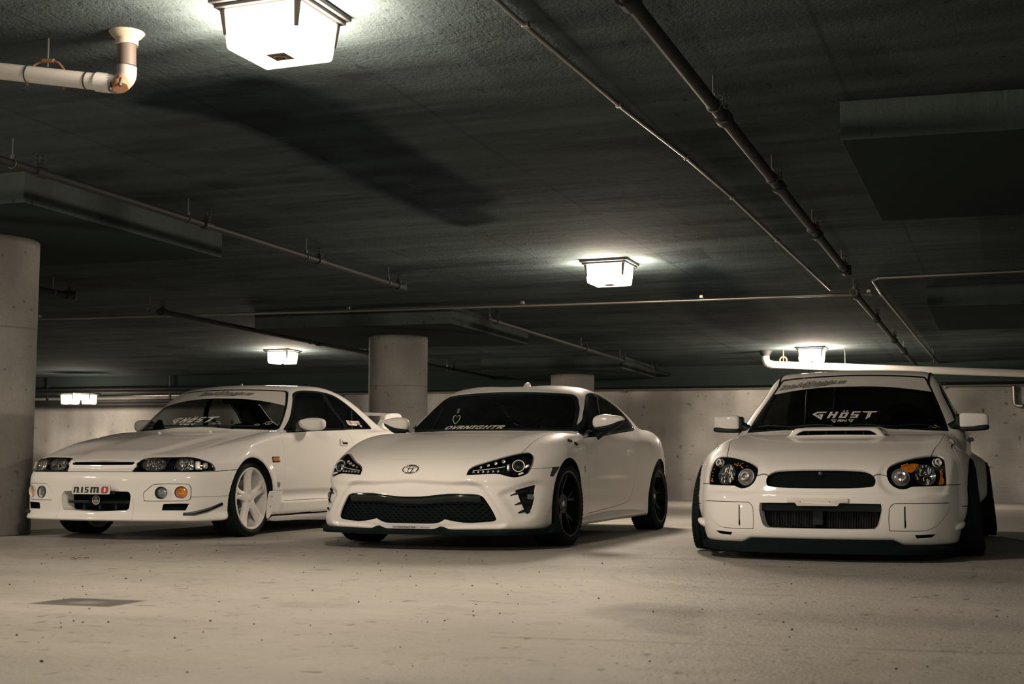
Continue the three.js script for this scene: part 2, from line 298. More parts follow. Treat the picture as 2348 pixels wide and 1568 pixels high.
//#SHAPES-END
// ---------------------------------------------------------------- concrete
const hash2 = (x, y, s) => { let h = (Math.imul(x | 0, 374761393) + Math.imul(y | 0, 668265263) + Math.imul(s, 1274126177)) | 0; h = Math.imul(h ^ (h >>> 13), 1274126177); return ((h ^ (h >>> 16)) >>> 0) / 4294967296; };
function vnoise(x, y, s, px = 0, py = 0) { // value noise; px, py make it repeat
  const x0 = Math.floor(x), y0 = Math.floor(y), fx = x - x0, fy = y - y0, u = fx * fx * (3 - 2 * fx), v = fy * fy * (3 - 2 * fy), w = (a, p) => (p ? ((a % p) + p) % p : a);
  const a = hash2(w(x0, px), w(y0, py), s), b = hash2(w(x0 + 1, px), w(y0, py), s), c = hash2(w(x0, px), w(y0 + 1, py), s), d = hash2(w(x0 + 1, px), w(y0 + 1, py), s);
  return mix(mix(a, b, u), mix(c, d, u), v);
}
function dataMap(w, h, fn, srgb, repeat) {
  const d = new Uint8Array(w * h * 4); for (let j = 0; j < h; j++) for (let i = 0; i < w; i++) { const c = fn(i / w, j / h), k = 4 * (j * w + i); for (let q = 0; q < 3; q++) d[k + q] = clamp(c[q] * 255, 0, 255); d[k + 3] = 255; }
  const t = new THREE.DataTexture(d, w, h); t.magFilter = THREE.LinearFilter; t.minFilter = THREE.LinearMipmapLinearFilter; t.generateMipmaps = true; if (srgb) t.colorSpace = THREE.SRGBColorSpace; if (repeat) t.wrapS = t.wrapT = THREE.RepeatWrapping; t.needsUpdate = true; return t;
}
const softPoly = (pts, soft) => { const o = outline(pts, true); return (x, y) => sst(soft, -soft, o(x, y)); };
// floor tone: oil patches, a dark square, tyre curves, a long crack, worn streaks along the aisle, shade painted before the cars
const oil = softPoly([[-1.62, -5.1], [-1.5, -5.5], [-1.2, -5.35], [-1.12, -4.9], [-1.05, -4.55], [-1.25, -4.62], [-1.42, -4.85]], 0.09), square = softPoly([[-3.94, -4.53, 1], [-3.92, -4.8, 1], [-3.54, -4.82, 1], [-3.53, -4.55, 1]], 0.02), squareEye = softPoly([[-3.8, -4.62], [-3.77, -4.72], [-3.66, -4.7], [-3.68, -4.61]], 0.03);
function floorTone(x, z) {
  const streak = vnoise(x * 0.35 + z * 0.04, z * 3.1, 3) * 0.6 + vnoise(x * 0.9, z * 9, 5) * 0.4, broad = vnoise(x * 0.45, z * 0.55, 7), mid = vnoise(x * 1.7 + 9, z * 2.3, 11), fine = vnoise(x * 14, z * 16, 13), grain = vnoise(x * 70, z * 70, 17);
  let v = 0.335 * (0.72 + 0.22 * streak + 0.2 * broad + 0.16 * mid + 0.08 * fine + 0.09 * (grain - 0.5));
  v *= 1 - 0.42 * oil(x, z) * (0.45 + 0.9 * vnoise(x * 5, z * 9, 19)) - 0.72 * square(x, z) * (1 - 0.35 * squareEye(x, z));
  for (const [cx, cz, r, w] of [[-1.25, -7.0, 0.75, 0.16], [-1.1, -7.05, 1.0, 0.12], [-1.3, -7.1, 0.55, 0.1]]) { const d = Math.hypot(x - cx, z - cz); if (x < cx + 0.2) v *= 1 - 0.16 * sst(w, 0, Math.abs(d - r)) * (0.4 + 0.6 * sst(0.3, 0.7, vnoise(d * 40, Math.atan2(z - cz, x - cx) * 2, 23))); }
  const crack = Math.abs(z + 4.35 + 0.12 * (x + 0.8) + 0.05 * (vnoise(x * 4, 0.5, 29) - 0.5)); if (x > -1.7 && x < 1.2) v *= 1 - 0.3 * sst(0.03, 0.004, crack) * (0.5 + 0.7 * vnoise(x * 6, 3, 31));
  for (const [cx, cz, rx, rz, k] of [[-2.75, -4.9, 0.35, 0.14, 0.14], [-3.2, -4.25, 0.7, 0.12, 0.12], [-3.64, -6.56, 0.12, 0.1, 0.35], [-5.27, -8.3, 0.3, 0.12, 0.2], [-2.0, -8.1, 0.3, 0.12, 0.25], [-4.2, -6.1, 0.35, 0.06, 0.16], [-0.4, -5.2, 1.0, 0.3, 0.12]]) v *= 1 - k * sst(1, 0.2, Math.hypot((x - cx) / rx, (z - cz) / rz) + 0.5 * (vnoise(x * 6, z * 8, 37) - 0.5));
  v *= 1 - 0.2 * sst(-6.3, -7.3, z + 0.5 * (vnoise(x * 0.9, z * 0.5, 59) - 0.5)) * sst(-11, -9, z) * sst(1.0, -0.5, x) * (0.6 + 0.8 * vnoise(x * 1.3, z * 2.2, 57) - 0.2);  // painted shade: the shadow ahead of the cars darkened into the floor
  const pit = vnoise(x * 23, z * 23, 41), pit2 = vnoise(x * 47 + 5, z * 47, 43); v *= 1 - 0.55 * sst(0.9, 0.965, pit) - 0.5 * sst(0.93, 0.98, pit2) - 0.12 * sst(0.75, 0.95, vnoise(x * 9, z * 11, 47));
  const warm = 0.5 + 0.5 * (vnoise(x * 0.8 + 3, z * 1.1, 53) - 0.5);
  return [v * (1.02 + 0.02 * warm), v * (0.985 + 0.025 * warm), v * (0.93 - 0.03 * warm)];
}
const toS = (c) => c.map((v) => (v <= 0.0031308 ? v * 12.92 : 1.055 * Math.max(v, 0) ** (1 / 2.4) - 0.055));
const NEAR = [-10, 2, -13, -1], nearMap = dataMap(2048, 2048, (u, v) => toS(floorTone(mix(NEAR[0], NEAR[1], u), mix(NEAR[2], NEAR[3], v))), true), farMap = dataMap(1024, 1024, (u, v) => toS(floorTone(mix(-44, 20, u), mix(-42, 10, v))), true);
const bumpMap = dataMap(1024, 1024, (u, v) => { const n = 0.35 * vnoise(u * 40, v * 40, 61, 40, 40) + 0.35 * vnoise(u * 160, v * 160, 67, 160, 160) + 0.3 * vnoise(u * 480, v * 480, 71, 480, 480) - 0.5 * sst(0.86, 0.95, vnoise(u * 90, v * 90, 73, 90, 90)); return [n, n, n]; }, false, true);
bumpMap.repeat.set(1, 1);
function planar(g, fu) { const p = g.attributes.position, u = new Float32Array(p.count * 2); for (let i = 0; i < p.count; i++) { const q = fu(p.getX(i), p.getY(i), p.getZ(i)); u[2 * i] = q[0]; u[2 * i + 1] = q[1]; } g.setAttribute('uv', new THREE.BufferAttribute(u, 2)); return g; }
function floorPiece(x0, x1, z0, z1, nz) { const g = new THREE.PlaneGeometry(x1 - x0, z1 - z0, 1, nz).rotateX(-Math.PI / 2).translate((x0 + x1) / 2, 0, (z0 + z1) / 2), p = g.attributes.position; for (let i = 0; i < p.count; i++) p.setY(i, FLOOR(p.getZ(i))); g.computeVertexNormals(); return g; }
const bumpNear = bumpMap.clone(); bumpNear.repeat.set(6, 6); const bumpFar = bumpMap.clone(); bumpFar.repeat.set(30, 26);
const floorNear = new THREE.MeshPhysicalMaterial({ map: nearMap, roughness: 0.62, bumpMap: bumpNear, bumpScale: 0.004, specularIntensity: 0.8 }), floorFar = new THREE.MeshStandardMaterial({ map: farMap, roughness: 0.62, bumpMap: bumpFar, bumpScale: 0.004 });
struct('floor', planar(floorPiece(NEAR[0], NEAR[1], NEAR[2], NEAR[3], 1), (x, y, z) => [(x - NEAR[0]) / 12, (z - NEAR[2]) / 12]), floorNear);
for (const [x0, x1, z0, z1, n] of [[-44, 20, -42, -13, 29], [-44, 20, -1, 10, 1], [-44, -10, -13, -1, 1], [2, 20, -13, -1, 1]]) struct('floor', planar(floorPiece(x0, x1, z0, z1, n), (x, y, z) => [(x + 44) / 64, (z + 42) / 52]), floorFar);
// soffit: board-marked slabs with stained strips under the joint lines
const damp = softPoly([[-4.05, -6.2], [-3.72, -6.6], [-3.75, -7.6], [-3.8, -8.6], [-3.82, -9.7], [-4.1, -10.0], [-4.15, -10.5], [-4.6, -10.6], [-4.62, -9.0], [-4.58, -7.1], [-4.9, -6.4]], 0.1), damp2 = softPoly([[-3.0, -13.3], [-2.85, -14.5], [-3.0, -17], [-3.2, -21.5], [-3.7, -21.6], [-4.1, -19.7], [-3.95, -16.5], [-3.5, -14.4]], 0.18), patch = softPoly([[-3.4, -12.6, 1], [-2.78, -12.45, 1], [-2.82, -13.1, 1], [-3.3, -13.3, 1]], 0.03);
function soffitTone(x, z) {
  const sx = vnoise(x * 0.42, z * 4.2, 103) * 0.55 + vnoise(x * 1.6, z * 13, 107) * 0.45, broad = vnoise(x * 0.6, z * 0.6, 109), blot = vnoise(x * 1.1 + 4, z * 1.9, 113), grain = vnoise(x * 40, z * 55, 127);
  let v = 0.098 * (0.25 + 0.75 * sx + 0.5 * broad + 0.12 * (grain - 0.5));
  v *= 1 - 0.45 * sst(0.55, 0.85, blot) * vnoise(x * 3, z * 7, 131);
  v *= 1 - 0.74 * damp(x, z) * (0.75 + 0.35 * vnoise(x * 4, z * 4, 137)) - 0.66 * damp2(x, z) * (0.6 + 0.5 * vnoise(x * 3, z * 3, 139)) - 0.4 * patch(x, z);
  const seamX = Math.abs(((x + 2.05 + 0.02 * vnoise(z, 1, 149)) / 1.22 % 1 + 1.5) % 1 - 0.5) * 1.22, zz = z - 0.115 * x, seamZ = Math.abs(((zz + 8.0) / 2.44 % 1 + 1.5) % 1 - 0.5) * 2.44, bay = hash2(Math.floor((x + 2.05) / 1.22 + 0.5), Math.floor((zz + 8.0) / 2.44 + 0.5), 151);
  v *= 0.88 + 0.24 * bay; v *= 1 - 0.28 * sst(0.02, 0.003, seamX) * (0.3 + vnoise(z * 2, x, 157)); v *= 1 + (bay > 0.5 ? 0.22 : -0.25) * sst(0.025, 0.004, seamZ) * vnoise(x * 1.3, z, 163);
  const pit = vnoise(x * 17, z * 17, 167); v *= 1 - 0.4 * sst(0.93, 0.97, pit); v *= 1 + 0.5 * sst(0.9, 0.97, vnoise(x * 3.1, z * 16, 173)) * 0.5;
  const b = damp(x, z) + damp2(x, z);
  return [v * (0.7 - 0.12 * b), v * 0.92, v * (0.96 + 0.1 * b)];
}
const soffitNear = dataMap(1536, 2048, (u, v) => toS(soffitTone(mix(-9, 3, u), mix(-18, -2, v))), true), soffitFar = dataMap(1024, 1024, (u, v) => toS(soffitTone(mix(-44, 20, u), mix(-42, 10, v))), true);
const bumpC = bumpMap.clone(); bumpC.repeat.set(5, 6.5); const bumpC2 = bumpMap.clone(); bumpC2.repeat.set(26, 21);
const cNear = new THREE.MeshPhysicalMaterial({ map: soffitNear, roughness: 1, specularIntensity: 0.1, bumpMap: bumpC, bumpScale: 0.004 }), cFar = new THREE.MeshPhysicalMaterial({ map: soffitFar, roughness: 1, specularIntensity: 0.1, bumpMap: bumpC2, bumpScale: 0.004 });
function slab(x0, x1, z0, z1, fu, mat) { const g = box(x0, x1, 0, 0.3, z0, z1), p = g.attributes.position; for (let i = 0; i < p.count; i++) p.setY(i, p.getY(i) + CEIL(p.getZ(i))); g.computeVertexNormals(); return struct('ceiling', planar(g, fu), mat); }
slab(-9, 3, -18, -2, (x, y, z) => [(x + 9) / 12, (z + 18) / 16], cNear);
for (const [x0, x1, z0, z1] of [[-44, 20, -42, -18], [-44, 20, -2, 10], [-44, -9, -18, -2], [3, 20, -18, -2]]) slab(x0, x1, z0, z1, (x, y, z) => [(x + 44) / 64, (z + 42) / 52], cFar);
function wallTone(u, v, base, s) { // u, v in metres: run marks from the top, pour bands, grain
  const run = vnoise(u * 2.6, v * 0.25, s + 1) * 0.5 + vnoise(u * 9, v * 0.5, s + 2) * 0.25, blot = vnoise(u * 0.9, v * 1.1, s + 3), mid = vnoise(u * 3.3, v * 3.6, s + 4), grain = vnoise(u * 55, v * 55, s + 5), pit = vnoise(u * 19, v * 19, s + 6);
  let k = base * (0.35 + 0.5 * run + 0.5 * blot + 0.3 * mid + 0.12 * (grain - 0.5)); k *= 1 - 0.5 * sst(0.5, 0.85, vnoise(u * 1.3 + 2, v * 0.8, s + 7)) - 0.45 * sst(0.92, 0.97, pit);
  return [k, k * 0.98, k * 0.93];
}
const wallMap = dataMap(2048, 256, (u, v) => { const c = wallTone(u * 62, v * 5, 0.6, 200), low = sst(0.6, 0.0, v * 5 - 0.8 - 0.3 * vnoise(u * 80, 1, 211)); return toS(c.map((x) => x * (1 - 0.3 * low))); }, true), colMap = dataMap(512, 512, (u, v) => { const c = wallTone(u * 2.6, v * 2.6, 0.3, 300), j = sst(0.012, 0.003, Math.abs(v * 2.6 - 1.72 - 0.02 * vnoise(u * 8, 1, 307))); return toS(c.map((x) => x * (1 - 0.35 * j) * (1 - 0.3 * sst(1.02, 0.98, v * 2.6)))); }, true);  // columns painted darker low down: dirt and shadow from the cars
const wallM = new THREE.MeshStandardMaterial({ map: wallMap, roughness: 0.9, bumpMap: bumpMap, bumpScale: 0.006 }), colM = new THREE.MeshStandardMaterial({ map: colMap, roughness: 0.85, bumpMap: bumpMap, bumpScale: 0.004 });
const concreteShaded = new THREE.MeshPhysicalMaterial({ map: colMap, specularIntensity: 0.1, color: new THREE.Color().setRGB(0.13, 0.19, 0.19), roughness: 1 });  // the panels' concrete copied darker for their shaded undersides
const WALLZ = (x) => -26.4 - 0.1 * (x + 3);
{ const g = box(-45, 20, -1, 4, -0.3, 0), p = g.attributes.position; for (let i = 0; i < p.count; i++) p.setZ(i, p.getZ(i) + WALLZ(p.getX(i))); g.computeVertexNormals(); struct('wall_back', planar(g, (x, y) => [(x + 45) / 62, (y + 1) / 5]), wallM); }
{ const g = box(-45, 20, 2.14, 3.2, 0, 0.55), p = g.attributes.position; for (let i = 0; i < p.count; i++) p.setZ(i, p.getZ(i) + WALLZ(p.getX(i))); g.computeVertexNormals(); struct('trim_1', planar(g, (x, y, z) => [(x + z) / 2.6, y / 2.6]), concreteShaded); }  // beam added dark, standing in for the shaded top of the wall
struct('wall_left', planar(box(-40.3, -40, -1, 4, -30, 10), (x, y, z) => [(z + 40) / 62, (y + 1) / 5]), wallM);
// round columns under square drop panels
const panelM = new THREE.MeshPhysicalMaterial({ map: colMap, specularIntensity: 0.2, color: new THREE.Color().setRGB(0.2, 0.27, 0.27), roughness: 0.95, bumpMap: bumpMap, bumpScale: 0.004 });  // lighter copy of the same concrete for the lit side faces
function column(x, z, hw, hz, label, group) {
  const t = thing('concrete_column', label, 'column', [x, FLOOR(z), z], 0, group), top = CEIL(z) - 0.235 - FLOOR(z);
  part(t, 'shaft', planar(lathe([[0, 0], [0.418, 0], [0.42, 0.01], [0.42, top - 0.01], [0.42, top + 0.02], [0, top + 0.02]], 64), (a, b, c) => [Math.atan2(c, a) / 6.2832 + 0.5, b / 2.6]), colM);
  const p = new RoundedBoxGeometry(2 * hw, 0.24, 2 * hz, 2, 0.008).translate(0, top + 0.12, 0), q = p.attributes.position; for (let i = 0; i < q.count; i++) q.setXYZ(i, q.getX(i), q.getY(i) + 0.012 * q.getZ(i) + (q.getY(i) > top + 0.12 ? 0.04 : 0), q.getZ(i) - 0.1 * q.getX(i)); p.computeVertexNormals();
  part(t, 'drop_panel', planar(p, (a, b, c) => [(a + c) / 2.6, b / 2.6]), [panelM, panelM, concreteShaded, concreteShaded, panelM, panelM]);
  return t;
}
column(-8.17, -8.78, 1.4, 1.3, 'round concrete column at the left edge, under a wide drop panel', null);
column(-8.2, -16.9, 1.4, 1.45, 'round concrete column standing behind the left and middle cars', null);
column(-7.98, -24.2, 1.35, 1.3, 'far round concrete column by the back wall, above the middle car roof', null);
column(0.66, -9.3, 1.56, 1.3, 'concrete column beyond the right edge whose drop panel shows on the ceiling', null);
column(0.66, -17.3, 1.54, 1.3, 'concrete column behind the right car with a faint drop panel', null);
{ const p = part(scene.children.find((o) => o.name === 'concrete_column'), 'repair_patch', box(0, 0.012, -0.065, 0.05, -0.11, 0.11, 0.002).translate(1.385, 2.6, 0.45), std([0.42, 0.4, 0.36], 0.9), 'paler repair patch on the panel edge'); }
// ---------------------------------------------------------------- lamps
const frameM = std([0.05, 0.048, 0.045], 0.5), strapM = std([0.16, 0.13, 0.1], 0.5), glow = std([0.9, 0.88, 0.85], 0.5); glow.emissive.setRGB(...LAMP_COLOR); glow.emissiveIntensity = LAMP_GLOW;
const tag0 = [];
function lamp(x, z, label, y = CEIL(z), w = 0.19, d = 0.18, power = 1) {
  const t = thing('ceiling_light', label, 'light', [x, y, z], 0, 'boxy glowing ceiling lights');
  const taper = (g, k) => { const p = g.attributes.position; for (let i = 0; i < p.count; i++) { const f = 1 + k * (p.getY(i) + 0.235) / 0.2; p.setXYZ(i, p.getX(i) * f, p.getY(i), p.getZ(i) * f); } g.computeVertexNormals(); return g; };
  part(t, 'base_plate', new RoundedBoxGeometry(2 * w + 0.13, 0.03, 2 * d + 0.13, 2, 0.01).translate(0, -0.012, 0), frameM);
  part(t, 'base_rim', new RoundedBoxGeometry(2 * w + 0.09, 0.025, 2 * d + 0.09, 2, 0.008).translate(0, -0.035, 0), frameM);
  part(t, 'lens', taper(new RoundedBoxGeometry(2 * w, 0.2, 2 * d, 3, 0.02).translate(0, -0.14, 0), 0.1), glow);
  for (const [a, b] of [[1, 1], [1, -1], [-1, 1], [-1, -1]]) part(t, 'corner_strap', (() => { const g = box(-0.014, 0.014, -0.17, -0.03, -0.014, 0.014, 0.003), p = g.attributes.position; for (let i = 0; i < p.count; i++) { const f = 1 + 0.1 * (p.getY(i) + 0.235) / 0.2, k = 0.55 + 0.45 * (p.getY(i) + 0.17) / 0.14; p.setXYZ(i, p.getX(i) * k + a * (w - 0.006) * f, p.getY(i), p.getZ(i) * k + b * (d - 0.006) * f); } g.computeVertexNormals(); return g; })(), strapM);
  part(t, 'bottom_boss', merge([box(-0.05, 0.05, -0.244, -0.239, -0.05, 0.05, 0.002), new THREE.TorusGeometry(0.026, 0.006, 8, 28).rotateX(Math.PI / 2).translate(0, -0.246, 0), lathe([[0, -0.254], [0.012, -0.252], [0.014, -0.244]], 20)]), strapM);
  const L = (lw, lh, i, p, dir) => { const l = new THREE.RectAreaLight(new THREE.Color().setRGB(...LAMP_COLOR), i, lw, lh); l.position.set(...p); t.add(l); t.updateMatrixWorld(true); l.lookAt(x + p[0] + dir[0], y + p[1] + dir[1], z + p[2] + dir[2]); };
  L(2 * w - 0.04, 2 * d - 0.04, LAMP_FACE * power, [0, -0.262, 0], [0.001, -5, 0]);
  for (const [a, b] of [[1, 0], [-1, 0], [0, 1], [0, -1]]) L(a ? 2 * d - 0.02 : 2 * w - 0.02, 0.17, LAMP_SIDE * power, [a * (w * 1.1 + 0.012), -0.145, b * (d * 1.1 + 0.012)], [a * 5, 0, b * 5]);
  return t;
}
lamp(-3.22, -5.32, 'nearest and largest glowing box light, on the ceiling at the top left');
lamp(-3.86, -12.95, 'glowing box light over the middle car, beside a dark ceiling patch');
lamp(-12.02, -20.1, 'small glowing box light seen above the roof of the left car');
lamp(-3.16, -22.6, 'far glowing box light next to a white drain pipe', CEIL(-22.6), 0.19, 0.18, 1.7);
lamp(-19.0, -23.0, 'farthest glowing light, low beside the pipes at the left wall', 2.12, 0.15, 0.12, 0.4);
lamp(-18.62, -23.15, 'smaller far glow just right of the farthest light by the left wall', 2.12, 0.1, 0.12, 0.3);
lamp(-3.1, 2.6, 'box light behind the camera, next in the row of the nearest one');
lamp(-9.9, -5.3, 'box light beyond the left column, out of the picture');
lamp(1.8, 1.7, 'added box light behind the camera on its right, brightening the right car');  // added lamp, set where it brightens the right car's front
lamp(-12.0, 2.6, 'box light behind the camera on its far left');
// ---------------------------------------------------------------- pipes
const iron = phys([0.016, 0.018, 0.018], 0.6, { specularIntensity: 0.5 }), ironDark = std([0.022, 0.024, 0.024], 0.6), rust = std([0.24, 0.12, 0.06], 0.8), galv = std([0.3, 0.29, 0.27], 0.35, { metalness: 0.85 }), pvc = phys([0.72, 0.7, 0.67], 0.35), oldPipe = std([0.3, 0.28, 0.25], 0.5), zinc = std([0.1, 0.1, 0.095], 0.5, { metalness: 0.6 });
const PY = (z) => CEIL(z) - 0.17;
function sprinklerPipe(x, z0, z1, r, heads, label, end = true) {
  const t = thing('sprinkler_pipe', label, 'pipe', [x, 0, 0]);
  part(t, 'pipe', rod([0, PY(z0), z0], [0, PY(z1), z1], r, 16), iron);
  if (end) part(t, 'end_elbow', merge([lathe([[0, -r * 1.3], [r * 1.35, -r * 1.1], [r * 1.35, r * 1.6], [0, r * 1.6]], 16).translate(0, PY(z1), z1)]), iron);
  for (const z of heads) {
    const y = PY(z), h = new THREE.Group(); h.name = 'sprinkler_head'; h.position.set(0, y, z); t.add(h);
    part(h, 'tee', merge([new THREE.CylinderGeometry(r * 1.4, r * 1.4, 0.1, 16).rotateX(Math.PI / 2), new THREE.CylinderGeometry(0.016, 0.022, 0.06, 12).translate(0, r + 0.02, 0)]), iron);
    part(h, 'deflector', merge([rod([0, r + 0.04, 0], [0, r + 0.085, 0], 0.006, 6), new THREE.CylinderGeometry(0.018, 0.018, 0.004, 14).translate(0, r + 0.088, 0)]), ironDark);
    const c = []; for (let i = 0; i < 6; i++) { const a = i / 6 * 6.2832, q = (R, yy) => V3(R * Math.cos(a), r + yy, R * Math.sin(a)); c.push(new THREE.TubeGeometry(new THREE.CatmullRomCurve3([q(0.024, 0.02), q(0.034, 0.03), q(0.034, 0.09), q(0.02, 0.105), q(0.0, 0.108)]), 10, 0.0022, 5)); } for (const yy of [0.03, 0.06, 0.09]) c.push(new THREE.TorusGeometry(0.034, 0.0022, 5, 24).rotateX(Math.PI / 2).translate(0, r + yy, 0)); part(h, 'cage', merge(c), ironDark);
    const hz = z + 0.27, hy = PY(hz); part(t, 'hanger_rod', rod([0, hy + r, hz], [0, CEIL(hz), hz], 0.005, 8), zinc); part(t, 'hanger_ring', merge([new THREE.TorusGeometry(r + 0.004, 0.005, 6, 24).translate(0, hy, hz), box(-0.012, 0.012, hy + r, hy + r + 0.03, hz - 0.006, hz + 0.006)]), zinc);
  }
  return t;
}
sprinklerPipe(-1.5, -3, -13.3, 0.036, [-5.35, -7.35, -9.25, -11.2, -13.2], 'thick dark sprinkler pipe running down the right half of the ceiling toward the conduit crossing');
sprinklerPipe(-1.6, -15, -26.2, 0.034, [-15.1, -17.5, -20.2, -22.2], 'dark sprinkler pipe continuing from the conduit crossing to the back, above the right car');
sprinklerPipe(-6.18, -3, -12.85, 0.028, [-7.1, -9.1, -11.0, -12.75], 'sprinkler pipe running past the left drop panel toward the middle car');
sprinklerPipe(-10.1, -8.5, -12.2, 0.036, [-12.15], 'short dark sprinkler pipe end just right of the left column');
sprinklerPipe(-10.0, -13.7, -26, 0.034, [-13.8, -17.8, -19.7, -23.0], 'dark sprinkler pipe slanting behind the column above the left car');
sprinklerPipe(-6.36, -15.75, -25.7, 0.03, [-16.1, -20.0, -22.2, -24.4], 'sprinkler pipe past the drop panel of the column behind the cars');
function conduit(label, pts, r, clips) {
  const t = thing('conduit', label, 'pipe'), P = pts.map(([x, z, dy = 0]) => [x, CEIL(z) - r - 0.006 - dy, z]);
  const segs = []; for (let i = 1; i < P.length; i++) segs.push(rod(P[i - 1], P[i], r, 10)); for (let i = 1; i < P.length - 1; i++) segs.push(new THREE.SphereGeometry(r * 1.02, 10, 8).translate(...P[i])); part(t, 'tube', merge(segs), galv);
  for (const [x, z] of clips) part(t, 'clip', new RoundedBoxGeometry(r * 3, r * 2.4, r * 3, 1, r * 0.5).translate(x, CEIL(z) - r - 0.006, z), galv);
  return t;
}
conduit('thin grey conduit running from the top of the picture to the crossing conduit', [[-2.2, -3], [-2.19, -5.8], [-2.14, -7.4], [-2.06, -8.8], [-2.02, -10.2], [-2.0, -12.2], [-1.95, -15.62]], 0.013, [[-2.18, -5.9], [-2.14, -7.4], [-2.06, -8.8], [-2.02, -10.2], [-2.0, -12.2]]);
conduit('long grey conduit crossing the whole ceiling from left to right', [[-19, -13.3, 0.04], [-12.64, -14.55, 0.04], [-10.6, -14.87, 0.04], [-8.12, -15.2, 0.04], [-5.76, -15.45, 0.04], [-3.55, -15.66, 0.04], [-1.95, -15.74, 0.04], [-1.5, -15.84, 0.04]], 0.017, [[-12.6, -14.55], [-8.1, -15.2], [-5.76, -15.45], [-3.5, -15.66], [-1.53, -15.83]]);
conduit('bent grey conduit entering from the right edge and turning to the back', [[6, -14.5], [0.17, -14.86], [-1.33, -14.85], [-1.41, -15.0], [-1.42, -16.16], [-1.36, -21.0], [-1.28, -26.3]], 0.015, [[-1.42, -16.2], [-1.36, -21.0]]);
{ // drain pipes
  const t = thing('drain_pipe', 'white plastic drain pipe with an old elbow and wire hanger, in the top left corner', 'pipe');
  const A = [-4.27, 2.525, -5.34], B = [-5.9, 2.79, -5.05];
  part(t, 'pipe', rod(A, B, 0.043, 24), pvc); part(t, 'coupling', rod([-4.3, 2.53, -5.335], [-4.22, 2.517, -5.35], 0.05, 24), pvc);
  for (const k of [0.02, 0.1, 0.5]) part(t, 'dark_band', rod([mix(A[0], B[0], k * 0.5), mix(A[1], B[1], k * 0.5), mix(A[2], B[2], k * 0.5)], [mix(A[0], B[0], k * 0.5 + 0.004), mix(A[1], B[1], k * 0.5 + 0.004), mix(A[2], B[2], k * 0.5 + 0.004)], 0.046, 24), gapLine());
  part(t, 'elbow', new THREE.TubeGeometry(new THREE.CatmullRomCurve3([V3(-4.235, 2.52, -5.348), V3(-4.18, 2.515, -5.355), V3(-4.145, 2.545, -5.36), V3(-4.14, 2.6, -5.36)]), 20, 0.05, 20), oldPipe); part(t, 'stained_riser', rod([-4.14, 2.6, -5.36], [-4.145, 2.73, -5.36], 0.047, 24), std([0.09, 0.07, 0.06], 0.6)); part(t, 'collar', merge([rod([-4.145, 2.71, -5.36], [-4.145, 2.75, -5.36], 0.058, 24), lathe([[0.05, 0], [0.075, 0.02], [0.09, 0.04], [0.1, 0.06]], 20).translate(-4.145, 2.735, -5.36)]), std([0.33, 0.29, 0.23], 0.9));
  part(t, 'cleanout', merge([rod([-4.15, 2.53, -5.34], [-4.125, 2.475, -5.3], 0.033, 16), rod([-4.125, 2.49, -5.29], [-4.115, 2.465, -5.28], 0.04, 8)]), rust); for (const [x, y] of [[-4.16, 2.475], [-4.1, 2.49]]) part(t, 'strap_bolt', rod([x, y + 0.02, -5.27], [x + 0.005, y - 0.025, -5.25], 0.008, 8), zinc);
  part(t, 'hanger_rod', rod([-4.58, 2.625, -5.29], [-4.58, CEIL(-5.29), -5.29], 0.006, 8), zinc);
  part(t, 'wire_hanger', merge([tube([[-4.68, 2.53, -5.26], [-4.69, 2.6, -5.27], [-4.65, 2.645, -5.28], [-4.58, 2.665, -5.29], [-4.52, 2.645, -5.3], [-4.485, 2.6, -5.31], [-4.49, 2.5, -5.31]], 0.006, 8, 6), rod([-4.61, 2.66, -5.285], [-4.545, 2.655, -5.295], 0.012, 8)]), rust);
  const t2 = thing('drain_pipe', 'white plastic drain pipe lit by the far light, above the roof of the right car', 'pipe');
  part(t2, 'pipe', rod([-3.9, 2.32, -22.92], [0.6, 2.06, -23.2], 0.062, 24), pvc); part(t2, 'elbow', new THREE.TubeGeometry(new THREE.CatmullRomCurve3([V3(-4.0, 2.5, -22.92), V3(-4.0, 2.42, -22.92), V3(-3.97, 2.35, -22.92), V3(-3.88, 2.32, -22.92)]), 20, 0.068, 20), pvc); part(t2, 'collar', lathe([[0.07, -0.06], [0.1, 0.0], [0.13, 0.04]], 24).translate(-4.0, 2.53, -22.92), ironDark);
  part(t2, 'hanger', merge([rod([-3.69, 2.38, -22.92], [-3.69, 2.57, -22.92], 0.008, 8), new THREE.TorusGeometry(0.06, 0.012, 8, 20).translate(-3.69, 2.39, -22.9)]), rust);
  for (const x of [-2.65, -1.2]) part(t2, 'hanger_rod', rod([x, 2.3, -23], [x, CEIL(-23), -23], 0.008, 8), ironDark);
  const t3 = thing('wall_pipe', 'horizontal pale pipe along the top of the back wall', 'pipe'); const W = (x, y) => [x, y, WALLZ(x) + 0.08];
  part(t3, 'pipe', rod(W(-30, 2.16), W(8, 2.08), 0.03, 12), galv); for (let x = -26; x < 6; x += 3.1) part(t3, 'bracket', box(x - 0.02, x + 0.02, 2.05, 2.2, WALLZ(x), WALLZ(x) + 0.1), galv);
  const t4 = thing('down_pipe', 'short pale pipe turning down the back wall at the right edge', 'pipe'); part(t4, 'pipe', tube([W(0.05, 2.06), W(0.05, 1.8), W(0.06, 1.72), [0.12, 1.69, WALLZ(0.1) + 0.12], [0.2, 1.69, WALLZ(0.1) + 0.14]], 0.042, 12, 6), galv);
